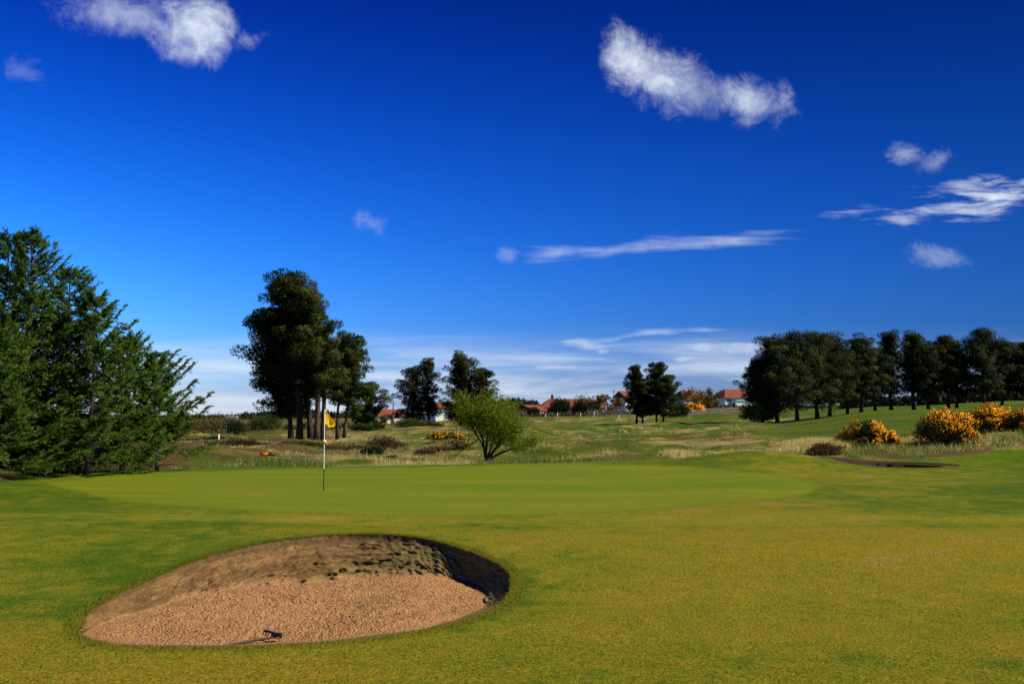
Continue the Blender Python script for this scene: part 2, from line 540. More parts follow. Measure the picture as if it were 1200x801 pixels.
def vnoise(x, y, seed=0):
    x0 = np.floor(x); y0 = np.floor(y)
    fx = x - x0; fy = y - y0
    fx = fx * fx * fx * (fx * (fx * 6 - 15) + 10)
    fy = fy * fy * fy * (fy * (fy * 6 - 15) + 10)
    a = _hash(x0, y0, seed); b = _hash(x0 + 1, y0, seed)
    c = _hash(x0, y0 + 1, seed); d = _hash(x0 + 1, y0 + 1, seed)
    return (a + (b - a) * fx) * (1 - fy) + (c + (d - c) * fx) * fy

def fbm(x, y, seed=0, oct=4, gain=.5):
    s, a, tot = 0, 1.0, 0
    for o in range(oct):
        s = s + a * vnoise(x * 2 ** o + 17.3 * o, y * 2 ** o - 9.1 * o, seed + o)
        tot += a
        a *= gain
    return s / tot            # 0..1, mean .5

def sstep(a, b, x):
    t = np.clip((x - a) / (b - a), 0, 1)
    return t * t * (3 - 2 * t)

# ------------------------------------------------------------------ terrain height
PXK = np.array([-500, 0, 300, 450, 600, 770, 900, 1050, 1200, 1700], float)
DK = np.array([30, 40, 46, 52, 60, 80, 110, 140, 200, 300, 600, 1500, 5000], float)
ZT = np.array([   # rows: distance; columns: photo column
    [.25, .10, 0, 0, 0, 0, .05, 0, 0, 0],
    [.3, .12, .03, .02, .03, .12, .30, .05, .05, .1],
    [.3, .15, .10, .05, .02, .15, .40, .55, .85, 1.0],
    [.3, .15, .15, 0, .0, .2, .42, .60, 1.0, 1.2],
    [.2, .1, .05, -.08, -.06, .2, .5, .85, 1.2, 1.6],
    [0, -.1, -.25, -.2, .05, .35, .7, 1.3, 1.7, 2],
    [0, 0, -.3, 0, .3, .6, .9, 2.1, 2.4, 3],
    [.2, .2, -.1, .25, .65, .85, 1.1, 2.8, 3.4, 4],
    [.4, .4, 0, .1, 1.3, 1.9, 2.6, 4.0, 5.0, 6],
    [.4, 0, -.4, -.3, 2.1, 3.4, 4.6, 6, 7, 8],
    [1, 1, 1, 1.5, 3.5, 6, 7.5, 8.5, 9, 9],
    [3, 3, 3, 3, 5, 7, 8, 9, 9, 9],
    [6, 6, 6, 6, 6, 7, 8, 9, 9, 9]], float)

def table(px, d):
    px = np.clip(px, PXK[0], PXK[-1]); ld = np.log(np.clip(d, DK[0], DK[-1]))
    lk = np.log(DK)
    i = np.clip(np.searchsorted(PXK, px) - 1, 0, len(PXK) - 2)
    j = np.clip(np.searchsorted(lk, ld) - 1, 0, len(DK) - 2)
    fx = (px - PXK[i]) / (PXK[i + 1] - PXK[i]); fx = fx * fx * (3 - 2 * fx)
    fy = (ld - lk[j]) / (lk[j + 1] - lk[j]); fy = fy * fy * (3 - 2 * fy)
    return (ZT[j, i] * (1 - fx) + ZT[j, i + 1] * fx) * (1 - fy) + (ZT[j + 1, i] * (1 - fx) + ZT[j + 1, i + 1] * fx) * fy

def pxd(x, y):
    r = np.hypot(x, y)
    d = np.where(y > .15 * r, y, .15 * r)
    return 600 + F * x / np.maximum(d, 1e-3), np.where(y > 0, d, r)

EDGE_PX = np.array([-500, 0, 60, 130, 200, 300, 550, 700, 800, 870, 940, 1000, 1060, 1120, 1200, 1700], float)
EDGE_D = np.array([24, 28.2, 31.5, 34.3, 35.5, 37.2, 39.5, 40.5, 40.8, 40.3, 39.8, 40.3, 41.5, 42.3, 43.3, 45], float)
GREEN_PX = np.array([60, 130, 200, 300, 400, 600, 700, 800, 900, 940, 960], float)
GREEN_D = np.array([28, 23.5, 21.2, 20.0, 19.5, 19.3, 20.0, 21.2, 23.3, 24.8, 27.4], float)
GREENB_D = np.array([28.1, 31.5, 33.5, 35.6, 36.8, 37.8, 37.5, 35.5, 31.5, 29.5, 27.5], float)
# second bunker, far right: lip line and dip
B2C = np.array([14.35, 38.0]); B2R = np.array([2.35, 1.35])

def H(x, y):
    x = np.asarray(x, float); y = np.asarray(y, float)
    px, d = pxd(x, y)
    z = table(px, d) * sstep(16, 40, d)
    # back lip of the bunker, swell round it, mound by the green
    z = z + .14 * np.exp(-((x + 1.7) / 3.4) ** 2 - ((y - 14.6) / 2.2) ** 2)
    z = z + .29 * np.exp(-((x - 9.2) / 3.0) ** 2 - ((y - 38.6) / 2.0) ** 2)
    z = z + .38 * np.exp(-((x - 13.2) / 1.0) ** 2 - ((y - 44.6) / 1.2) ** 2)
    z = z + .22 * np.exp(-((x - 7.0) / 6.0) ** 2 - ((y - 13.6) / 2.6) ** 2)
    z = z + .20 * np.exp(-((x + 9.0) / 4.5) ** 2 - ((y - 16.0) / 3.2) ** 2)
    near = sstep(3, 8, d) * (1 - sstep(45, 80, d))
    z = z + near * (.10 * (fbm(x / 9, y / 9, 3, 2) - .5) + .03 * (fbm(x / 2.3, y / 2.3, 5, 2) - .5))
    e = np.interp(px, EDGE_PX, EDGE_D)
    r = sstep(0, 2.5, d - e) * (1 - .75 * sstep(70, 300, d))
    smooth_right = sstep(860, 960, px) * sstep(50, 56, d)
    r = r * (1 - .8 * smooth_right)
    z = z + r * (1.25 * (fbm(x / 7, y / 7, 11, 3) - .5) + .30 * (fbm(x / 1.6, y / 1.6, 12, 3) - .5))
    z = z + sstep(60, 160, d) * (1 - .6 * smooth_right) * .9 * (fbm(x / 28, y / 28, 21, 3) - .5)
    return z

def ray(px, py):
    xx = (px - 600) / F; yv = (400.5 - py) / F
    return np.array([xx, CP - yv * SP, SP + yv * CP])

def zpx(py, d, px=600):
    r = ray(px, py)
    return CAMZ + d * r[2] / r[1]

def unproj(px, py, zf):
    r = ray(px, py)
    z = 0.0
    for _ in range(60):
        t = (z - CAMZ) / r[2]
        x, y = r[0] * t, r[1] * t
        z = .5 * z + .5 * float(zf(x, y))
    t = (z - CAMZ) / r[2]
    return np.array([r[0] * t, r[1] * t, z])

def G(px, d, dz=0.0):
    x = (px - 600) / F * d * 1.0
    return Vector((x, d, float(H(x, d)) + dz))

# ------------------------------------------------------------------ bunker outline
OUT = [(90, 738), (110, 711), (150, 690), (200, 668), (250, 650), (300, 638), (350, 630), (400, 626), (450, 626), (500, 631), (540, 642), (575, 655),
       (595, 668), (602, 682), (597, 697), (580, 712), (540, 728), (480, 742), (400, 752), (320, 757), (240, 759), (160, 758), (115, 752), (95, 746)]
INN = [(99, 741), (141, 723), (180, 713), (218, 701), (275, 691), (330, 684), (375, 680), (420, 677), (465, 675), (505, 676), (536, 678), (556, 683),
       (566, 690), (571, 698), (570, 706), (562, 713), (530, 725), (476, 739), (397, 748), (318, 753), (240, 754), (163, 753), (121, 749), (105, 745)]

def sandz(x, y):
    return -.06 - .034 * (y - 8.4) + .06 * sstep(-2.2, -1.1, x) - .075 * sstep(-1.2, -.25, x)

outP = np.array([unproj(a, b, H) for a, b in OUT])
innP = np.array([unproj(a, b, sandz) for a, b in INN])
NC = 1200

def closed_spline(P, u):
    n = len(P)
    i = np.floor(u).astype(int); f = (u - i)[:, None]
    p0, p1, p2, p3 = P[(i - 1) % n], P[i % n], P[(i + 1) % n], P[(i + 2) % n]
    return .5 * (2 * p1 + (p2 - p0) * f + (2 * p0 - 5 * p1 + 4 * p2 - p3) * f ** 2 + (3 * p1 - p0 - 3 * p2 + p3) * f ** 3)

uu = np.linspace(0, len(OUT), 6001)
dense = closed_spline(outP, uu[:-1])
seg = np.linalg.norm(np.diff(np.vstack([dense, dense[:1]])[:, :2], axis=0), axis=1)
cum = np.concatenate([[0], np.cumsum(seg)])
us = np.interp(np.linspace(0, cum[-1], NC, endpoint=False), cum, uu)
O2 = closed_spline(outP, us)
I2 = closed_spline(innP, us)
# ragged turf edge
CEN = O2[:, :2].mean(axis=0)
dirs = O2[:, :2] - CEN
dirs /= np.linalg.norm(dirs, axis=1, keepdims=True)
arc = np.arange(NC) / NC * cum[-1]
rag = .05 * (fbm(O2[:, 0] * 3.0, O2[:, 1] * 3.0, 41, 3) - .5) + .03 * (fbm(O2[:, 0] * 14, O2[:, 1] * 14, 42, 2) - .5)
O2[:, :2] += dirs * rag[:, None]
O2[:, 2] = H(O2[:, 0], O2[:, 1])
_v = O2[:, :2] - I2[:, :2]
I2[:, :2] += _v * (.34 * (fbm(arc * 1.7, arc * 0 + 3, 43, 4) - .42) * sstep(.25, .6, np.linalg.norm(_v, axis=1)))[:, None]
I2[:, 2] = sandz(I2[:, 0], I2[:, 1])
if np.cross(dirs[0], dirs[1]) < 0:      # wind counter-clockwise
    O2, I2, dirs, arc = O2[::-1].copy(), I2[::-1].copy(), dirs[::-1].copy(), arc[::-1].copy()

# ------------------------------------------------------------------ ground sheet
rk = [0.0]
step = .012
while rk[-1] < 6000:
    rk.append(rk[-1] + step)
    step = min(step * 1.03, max(.22, step * 1.03 if rk[-1] > 34 else .22)) if rk[-1] > 5 else step * 1.03
rk = np.array(rk)
GX = O2[None, :, 0] + dirs[None, :, 0] * rk[:, None]
GY = O2[None, :, 1] + dirs[None, :, 1] * rk[:, None]
GZ = H(GX, GY)
GZ[0] = O2[:, 2]
NR = len(rk)

def point_rings(x, y):
    """horizontal distance outside the bunker's edge (approximate)"""
    return rk[:, None] * np.ones_like(x)

gpx, gd = pxd(GX, GY)
edge = np.interp(gpx, EDGE_PX, EDGE_D) + .9 * (fbm(GX / 1.1, GY / 1.1, 51, 3) - .5)
is_rough = gd > edge
smooth_right = sstep(850, 930, gpx + 60 * (fbm(GX / 9, GY / 9, 52, 2) - .5)) * sstep(50, 55, gd + 5 * (fbm(GX / 4, GY / 4, 53, 2) - .5))
gf = np.interp(gpx, GREEN_PX, GREEN_D, left=999, right=999)
gb = np.interp(gpx, GREEN_PX, GREENB_D, left=-1, right=-1)
gw = .3 * (fbm(GX / 1.5, GY / 1.5, 54, 2) - .5)
wgreen = sstep(-1.1, .5, np.minimum(gd - gf, gb - gd) + .9 * (fbm(GX / .7, GY / .7, 55, 3) - .5)) * (GY > 0)
is_green = (gd > gf + gw) & (gd < gb + gw) & (GY > 0)

def mixc(a, b, f):
    return a * (1 - f[..., None]) + b * f[..., None]
c3 = lambda *a: np.array(a, float)
OLIVE, GRASS, LUSH, STRAWC, HEATH = c3(.212, .166, .012), c3(.136, .153, .010), c3(.038, .092, .004), c3(.36, .275, .115), c3(.075, .045, .018)
n_a = fbm(GX / 5, GY / 5, 61, 4); n_b = fbm(GX / .9, GY / .9, 62, 4); n_c = fbm(GX / .22, GY / .3, 63, 3)
ol = .50 + 1.1 * (n_a - .5) + .75 * (n_b - .5) + .9 * (n_c - .5)
ol += .22 * sstep(-1, 2.5, GX) * (1 - sstep(15, 17, gd)) - .22 * sstep(-1.5, -5, GX) * (1 - sstep(22, 26, gd)) * sstep(8.6, 10.5, gd) + .75 * sstep(10, 8.3, gd) * sstep(.5, -2, GX)
ol -= .38 * np.exp(-(rk[:, None] / .35) ** 2) + .22 * np.exp(-(rk[:, None] / 1.3) ** 2)
ol -= .75 * np.exp(-((GX - 4.4) / 1.4) ** 2 - ((GY - 7.7) / .38) ** 2) + .35 * np.exp(-((GX - 5.2) / .9) ** 2 - ((GY - 9.6) / .9) ** 2)
ol -= .5 * np.exp(-((GX - 2.2) / .5) ** 2 - ((GY - 7.9) / .15) ** 2)
ol -= .34 * sstep(15.2, 16.8, gd + 1.5 * (n_a - .5)) + .22 * sstep(19, 24, gd)
ol += .25 * np.exp(-((gd - 18.3) / 1.0) ** 2)
fair = mixc(GRASS, OLIVE, np.clip(ol, 0, 1))
fair = mixc(fair, LUSH, np.clip(-1.3 * ol + .30, 0, .8))
dsp = sstep(.66, .75, n_b) * .5
fair = mixc(fair, c3(.24, .17, .05), dsp * sstep(.45, .6, n_a))
fair = fair * (1 - .10 * sstep(18.5, 21, gd))[..., None]
# apron around the back of the green
fair = mixc(fair, LUSH * 1.25, sstep(2.2, .3, edge - gd) * (gd > 20) * .55)
band = fbm(GX / 6 + 40, GY / .9, 64, 3)
gcol = mixc(c3(.098, .138, .007), c3(.150, .160, .009), np.clip(.42 + 1.7 * (band - .5) + .5 * (n_b - .5), 0, 1))
# rough
q1 = fbm(GX / 6, GY / 3.5, 71, 4); q2 = fbm(GX / 1.2, GY / 1.2, 72, 3); q3 = fbm(GX / 16, GY / 9, 73, 3)
rg = mixc(c3(.058, .105, .009), c3(.135, .130, .022), np.clip(.5 + 2.5 * (q2 - .5), 0, 1))
brown = np.clip(4.2 * (q1 - .5) + 2.2 * (q2 - .5) + .62 * sstep(600, 400, gpx) * sstep(36, 42, gd) - .2, 0, 1)
straw = np.clip(3.4 * (q3 - .5) + 3.6 * (q2 - .5) + .22 * sstep(600, 420, gpx) + .35 * np.exp(-((gd - 43) / 3.5) ** 2) * (gpx < 720) - .1 + .5 * np.exp(-((gpx - 660) / 70) ** 2 - ((gd - 95) / 25) ** 2)
                + .5 * np.exp(-((gpx - 300) / 50) ** 2 - ((gd - 85) / 18) ** 2), 0, 1)
rgh = mixc(rg, STRAWC, straw * .75)
rgh = mixc(rgh, HEATH, brown * .85)
lushb = np.exp(-((gpx - 640) / 75) ** 2 - ((gd - 41.5) / 1.3) ** 2) + .8 * np.exp(-((gpx - 330) / 40) ** 2 - ((gd - 38.5) / 1.6) ** 2)
rgh = mixc(rgh, c3(.03, .11, .008), np.clip(lushb, 0, .9))
farg = mixc(c3(.045, .095, .010), c3(.105, .115, .014), np.clip(.45 + 1.8 * (fbm(GX / 12, GY / 5, 74, 3) - .5) + .8 * (q2 - .5), 0, 1))
midg = sstep(62, 80, gd) * sstep(630, 700, gpx + 90 * (q3 - .5)) * .75
rgh = mixc(rgh, farg, np.maximum(smooth_right, midg * np.clip(1.1 - straw, 0, 1)))
pathw = np.exp(-((gd - (150 + .12 * (gpx - 860))) / 5) ** 2) * sstep(700, 740, gpx) * sstep(960, 900, gpx)
rgh = mixc(rgh, c3(.34, .30, .2), .6 * pathw)
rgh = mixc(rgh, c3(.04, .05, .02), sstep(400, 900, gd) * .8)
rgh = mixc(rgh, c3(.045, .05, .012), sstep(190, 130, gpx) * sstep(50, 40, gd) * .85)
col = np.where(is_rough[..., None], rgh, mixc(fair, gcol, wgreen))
# face map
idx = np.arange(NR * NC).reshape(NR, NC)
jn = (np.arange(NC) + 1) % NC
quads = np.stack([idx[:-1], idx[1:], idx[1:][:, jn], idx[:-1][:, jn]], -1)
fx = (GX[:-1] + GX[1:]) / 2; fy = (GY[:-1] + GY[1:]) / 2
zone = np.zeros((NR - 1, NC), int)
zone[is_rough[:-1]] = 2
zone[is_green[:-1]] = 1
# opening for the second bunker
b2 = ((fx - B2C[0]) / B2R[0]) ** 2 + ((fy - B2C[1]) / B2R[1]) ** 2 < .80
zone[b2] = 9
GVv = np.stack([GX, GY, GZ], -1).reshape(-1, 3)
Gcol = col.reshape(-1, 3)
full = mesh_obj('ground_full', GVv, [quads.reshape(-1, 4)], [M['fairway']], smooth=True)
nrm = np.zeros(len(GVv) * 3, dtype=np.float32)
full.data.vertices.foreach_get('normal', nrm) if False else full.data.vertex_normals.foreach_get('vector', nrm)
nrm = nrm.reshape(-1, 3)
if nrm[NC * 5, 2] < 0:
    nrm = -nrm
    quads = quads[..., ::-1]
fm = full.data
bpy.data.objects.remove(full)
bpy.data.meshes.remove(fm)
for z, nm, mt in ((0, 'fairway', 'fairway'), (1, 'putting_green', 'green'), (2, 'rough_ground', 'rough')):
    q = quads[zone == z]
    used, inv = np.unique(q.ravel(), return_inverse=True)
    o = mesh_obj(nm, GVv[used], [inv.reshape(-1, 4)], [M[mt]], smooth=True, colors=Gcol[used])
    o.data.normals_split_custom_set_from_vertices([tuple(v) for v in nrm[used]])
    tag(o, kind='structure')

# ------------------------------------------------------------------ the big bunker
NW, NF = 64, 80
w = np.linspace(0, 1, NW)
width = np.linalg.norm(I2[:, :2] - O2[:, :2], axis=1)
drop = O2[:, 2] - I2[:, 2]
gprof = .12 * np.clip(w / .04, 0, 1) + .88 * w ** .95
WX = O2[None, :, 0] + (I2[None, :, 0] - O2[None, :, 0]) * w[:, None]
WY = O2[None, :, 1] + (I2[None, :, 1] - O2[None, :, 1]) * w[:, None]
WZ = O2[None, :, 2] - drop[None, :] * gprof[:, None]
inward = -(dirs)
env = np.minimum(1, w / .04)[:, None] * np.minimum(1, (1 - w) / .06 + .15)[:, None] * sstep(.14, .30, drop)[None, :]
A2 = arc[None, :] + np.zeros_like(WX); W2 = (w[:, None] * np.clip(drop + width, .1, 2)[None, :])
k1 = fbm(A2 * 2.2 + W2 * 3.0, W2 * 6.0 + 3, 81, 4) - .5           # slumped ledges
k2 = fbm(A2 * 9 + W2 * 6, W2 * 12, 82, 3) - .5
k3 = np.maximum(0, fbm(A2 * 4.0, W2 * 9 + 11, 83, 3) - .58)        # clods
disp = (.06 * k1 + .045 * k2 + .15 * k3 + (.24 * k3 * sstep(.5, .75, w)[:, None])) * env * (1 - .5 * sstep(-2.2, -1.0, WX))
WX = WX + inward[None, :, 0] * disp
WY = WY + inward[None, :, 1] * disp
WZ = WZ + .45 * disp + .03 * k2 * env
WZ[0] = O2[:, 2]; WX[0] = O2[:, 0]; WY[0] = O2[:, 1]
EARTH, DRY, MOSS, DARK = c3(.138, .076, .029), c3(.235, .134, .052), c3(.12, .12, .028), c3(.095, .058, .026)
m1 = fbm(A2 * 1.6, W2 * 5, 84, 4); m2 = fbm(A2 * 6 + 5, W2 * 14, 85, 3)
side = sstep(-3.2, -1.0, WX)
wc = mixc(EARTH, DRY, np.clip(.5 + 2.6 * (m1 - .5) + 1.2 * (m2 - .5), 0, 1))
wc = mixc(wc, MOSS, np.clip(side * (.35 + 3.0 * (m2 - .45)) * sstep(.02, .3, w)[:, None], 0, .8))
strata = fbm(A2 * 1.1, W2 * 16, 86, 3)
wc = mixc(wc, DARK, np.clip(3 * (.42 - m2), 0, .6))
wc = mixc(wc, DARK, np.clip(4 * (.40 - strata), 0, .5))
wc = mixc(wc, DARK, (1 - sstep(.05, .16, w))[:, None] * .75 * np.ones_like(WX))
wc = mixc(wc, c3(.31, .172, .076), np.clip(sstep(.80, 1.0, w)[:, None] + 1.3 * (m1 - .55) * sstep(.6, .85, w)[:, None], 0, .9))
f = np.linspace(0, 1, NF + 1)[1:]
sc_ = np.array([I2[:, 0].mean(), I2[:, 1].mean()])
FX = I2[None, :, 0] + (sc_[0] - I2[None, :, 0]) * f[:, None]
FY = I2[None, :, 1] + (sc_[1] - I2[None, :, 1]) * f[:, None]
fx0 = np.vstack([WX[-1][None], FX]); fy0 = np.vstack([WY[-1][None], FY])
lump = .05 * (fbm(fx0 * 1.5, fy0 * 1.5, 91, 3) - .5) + .042 * (fbm(fx0 * 9, fy0 * 9, 92, 3) - .5) + .024 * (fbm(fx0 * 26, fy0 * 26, 93, 2) - .5)
fz0 = sandz(fx0, fy0) + lump * np.concatenate([[.3], np.clip(f * 9, 0, 1)])[:, None]
WZ[-1] = fz0[0]
widx = np.arange(NW * NC).reshape(NW, NC)
wq = np.stack([widx[:-1], widx[:-1][:, jn], widx[1:][:, jn], widx[1:]], -1).reshape(-1, 4)
WV = np.stack([WX, WY, WZ], -1).reshape(-1, 3)
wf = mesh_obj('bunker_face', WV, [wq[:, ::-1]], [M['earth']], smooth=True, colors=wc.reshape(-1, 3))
tag(wf, kind='structure')
nf_ = len(fx0)
fidx = np.arange(nf_ * NC).reshape(nf_, NC)
fq = np.stack([fidx[:-1], fidx[1:], fidx[1:][:, jn], fidx[:-1][:, jn]], -1).reshape(-1, 4)
sf = mesh_obj('bunker_sand', np.stack([fx0, fy0, fz0], -1).reshape(-1, 3), [fq], [M['sand']], smooth=True)
tag(sf, kind='structure')

# ------------------------------------------------------------------ second bunker (far right)
nb, kb = 220, 26
th = np.linspace(0, 2 * math.pi, nb, endpoint=False)
ex = 1 + .10 * np.sin(2 * th + 1) + .06 * np.sin(5 * th)
Bt = np.linspace(0, 1, kb)
BX = np.zeros((kb, nb)); BY = np.zeros((kb, nb)); BZ = np.zeros((kb, nb)); bc = np.zeros((kb, nb, 3))
for i, tt in enumerate(Bt):
    s = 1.10 - .10 * min(1, tt / .15) if tt < .15 else 1.0 - (tt - .15) / .85
    BX[i] = B2C[0] + B2R[0] * s * np.cos(th) * ex
    BY[i] = B2C[1] + B2R[1] * s * np.sin(th) * ex
    lipx = B2C[0] + B2R[0] * np.cos(th) * ex; lipy = B2C[1] + B2R[1] * np.sin(th) * ex
    zl = H(BX[i], BY[i])
    back = np.clip(np.sin(th) * 1.4, 0, 1)
    dp = 0 if tt < .15 else sstep(.15, .32, np.array(tt)) * .42 - .10 * sstep(.4, 1, np.array(tt))
    BZ[i] = H(lipx, lipy) * .0 + zl + .012 + .09 * back * min(1, tt / .08) * (tt < .2) - dp
    nse = fbm(BX[i] * 3, BZ[i] * 9 + BY[i] * 3, 95, 3)
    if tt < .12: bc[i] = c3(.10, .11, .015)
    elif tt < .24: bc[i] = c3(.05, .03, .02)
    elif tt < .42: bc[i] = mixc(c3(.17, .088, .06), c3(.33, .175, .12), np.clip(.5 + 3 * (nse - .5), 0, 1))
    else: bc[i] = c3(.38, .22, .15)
bi = np.arange(kb * nb).reshape(kb, nb)
jb = (np.arange(nb) + 1) % nb
bq = np.stack([bi[:-1], bi[:-1][:, jb], bi[1:][:, jb], bi[1:]], -1).reshape(-1, 4)
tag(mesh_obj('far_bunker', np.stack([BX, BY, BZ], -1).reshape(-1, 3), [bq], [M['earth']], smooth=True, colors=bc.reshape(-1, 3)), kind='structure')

# ------------------------------------------------------------------ grass blades
rng = np.random.default_rng(7)
def inside_bunker(x, y):
    a = np.arctan2(y - CEN[1], x - CEN[0])
    ao = np.arctan2(O2[:, 1] - CEN[1], O2[:, 0] - CEN[0])
    o = np.argsort(ao)
    R = np.interp(a, ao[o], np.hypot(O2[:, 0] - CEN[0], O2[:, 1] - CEN[1])[o], period=2 * math.pi)
    return np.hypot(x - CEN[0], y - CEN[1]) < R + .01

def olive_at(x, y):
    na = fbm(x / 5, y / 5, 61, 4); nb_ = fbm(x / .9, y / .9, 62, 4); nc = fbm(x / .22, y / .3, 63, 3)
    v = .50 + 1.1 * (na - .5) + .75 * (nb_ - .5) + .9 * (nc - .5) + .22 * sstep(-1, 2.5, x) - .22 * sstep(-1.5, -5, x) * sstep(8.6, 10.5, y) + .75 * sstep(10, 8.3, y) * sstep(.5, -2, x)
    v -= .75 * np.exp(-((x - 4.4) / 1.4) ** 2 - ((y - 7.7) / .38) ** 2)
    return v
# mown blades close to the camera
n = 210000
d_ = 6.3 + 10.7 * rng.random(n) ** 1.35
p_ = rng.uniform(-60, 1260, n)
x_ = (p_ - 600) / F * d_
keep = ~inside_bunker(x_, d_)
x_, d_ = x_[keep], d_[keep]
mb = MB()
D = np.stack([rng.normal(0, .55, len(x_)), rng.normal(0, .55, len(x_)), np.ones(len(x_))], -1)
va = np.clip(olive_at(x_, d_) + rng.normal(0, .22, len(x_)), 0, 1)
mb.cards(np.stack([x_, d_, H(x_, d_) - .004], -1), D, rng.uniform(.010, .024, len(x_)), rng.uniform(.004, .009, len(x_)), rng, va, nrm=np.array([0, 0, 1.0]) + rng.normal(0, .35, (len(x_), 3)))
tag(mb.build('mown_grass', M['blade']), kind='stuff')
# fringe hanging over the bunker lip
n = 26000
k_ = rng.integers(0, NC, n)
off = rng.random(n) ** 2 * .16
b_ = O2[k_, :2] + dirs[k_] * (off - .004)[:, None] + rng.normal(0, .01, (n, 2))
mb = MB()
D = np.stack([-dirs[k_, 0] * .8 + rng.normal(0, .5, n), -dirs[k_, 1] * .8 + rng.normal(0, .5, n), rng.uniform(.2, 1.1, n)], -1)
mb.cards(np.stack([b_[:, 0], b_[:, 1], H(b_[:, 0], b_[:, 1]) - .004], -1), D, rng.uniform(.015, .05, n), rng.uniform(.004, .008, n), rng, np.clip(rng.normal(.38, .25, n), 0, 1), nrm=np.array([0, 0, 1.0]) + rng.normal(0, .35, (n, 3)))
tag(mb.build('lip_grass', M['blade']), kind='stuff')
# tussocks of long grass in the rough
def tussocks(name, n, pr, dr, hr, bl, seed, tone, dens=None):
    r = np.random.default_rng(seed)
    px = r.uniform(*pr, n); d = dr[0] + (dr[1] - dr[0]) * r.random(n)
    x = (px - 600) / F * d
    e = np.interp(px, EDGE_PX, EDGE_D) + .4
    q = fbm(x / 3, d / 3, seed, 3) + .3 * (r.random(n) - .5)
    ok = (d > e) & (q > (.52 if dens is None else dens))
    x, d, q = x[ok], d[ok], q[ok]
    m = len(x)
    st = r.uniform(*hr, m)
    tn = np.clip(tone - .15 * (px[ok] > 995) + .22 * (px[ok] < 560) + 2.4 * (fbm(x / 2.2, d / 2.2, seed + 9, 3) - .5) + r.normal(0, .12, m), 0, 1)
    k = bl
    X = np.repeat(x, k) + r.normal(0, .16, m * k); Y = np.repeat(d, k) + r.normal(0, .16, m * k)
    D = np.stack([r.normal(-.35, .9, m * k), r.normal(0, .7, m * k), np.ones(m * k)], -1)
    mb = MB()
    mb.cards(np.stack([X, Y, H(X, Y) - .02], -1), D, np.repeat(st, k) * r.uniform(.5, 1.2, m * k), r.uniform(.012, .03, m * k) * np.repeat(d, k) / 42, r,
             np.clip(np.repeat(tn, k) + r.normal(0, .15, m * k), 0, 1), nrm=np.array([.2, -.2, .8]) + r.normal(0, .35, (m * k, 3)))
    tag(mb.build(name, M['straw']), kind='stuff')
tussocks('rough_grass', 6500, (60, 1260), (33, 58), (.07, .20), 18, 101, .33)
tussocks('long_grass', 2600, (60, 880), (56, 110), (.12, .3), 14, 102, .33)
def patch(spots, name, seed, tone, k=340, hr=(.25, .6)):
    r = np.random.default_rng(seed)
    mb = MB()
    for (px, d, w_, dp) in spots:
        c = G(px, d)
        a = r.normal(0, 1, (k, 2))
        X = c.x + a[:, 0] * w_; Y = c.y + a[:, 1] * dp
        D = np.stack([r.normal(-.2, .5, k), r.normal(0, .5, k), np.ones(k)], -1)
        mb.cards(np.stack([X, Y, H(X, Y) - .02], -1), D, r.uniform(*hr, k), r.uniform(.012, .028, k), r, np.clip(r.normal(tone, .2, k), 0, 1), nrm=np.array([.2, -.2, .8]) + r.normal(0, .35, (k, 3)))
    tag(mb.build(name, M['straw']), kind='stuff')
patch([(790, 41.8, .35, .3), (806, 42.2, .3, .3), (880, 42.5, .6, .4), (893, 42.8, .4, .4), (932, 44, .6, .5), (950, 44.5, .7, .5), (968, 45, .6, .5), (980, 44.6, .5, .4),
       (1112, 44, .6, .4), (1150, 44.4, .5, .4), (490, 40.7, .8, .5), (505, 41.5, .7, .5), (530, 40.8, .6, .4), (470, 43, .8, .6), (655, 43, .8, .5), (685, 43.3, .7, .5)],
      'tall_straw_grass', 103, .68, 300, (.18, .45))
patch([(938, 44.4, .42, .45), (950, 44.7, .5, .5), (964, 44.8, .45, .5), (888, 42.7, .45, .35), (795, 42, .3, .25), (925, 43.6, .3, .3)], 'pale_straw_grass', 106, .95, 900, (.16, .42))
patch([(1000, 42.6, .6, .4), (1020, 43, .7, .5), (1050, 43.2, .7, .5), (1075, 43.5, .6, .4), (1100, 43.6, .7, .4), (1130, 44, .7, .5), (1165, 44.6, .8, .5), (1195, 44.8, .8, .5), (915, 43.2, .6, .4), (560, 43, 1.0, .8)],
      'green_bank_grass', 105, .22, 420, (.15, .38))
patch([(600, 41, .6, .35), (625, 41.2, .7, .3), (650, 41.1, .7, .3), (675, 41.3, .6, .3), (700, 41.5, .6, .3), (580, 41.5, .4, .3), (310, 38.4, .7, .4), (340, 38.2, .6, .4), (365, 38.6, .6, .4)],
      'lush_grass', 104, .08, 420, (.15, .35))

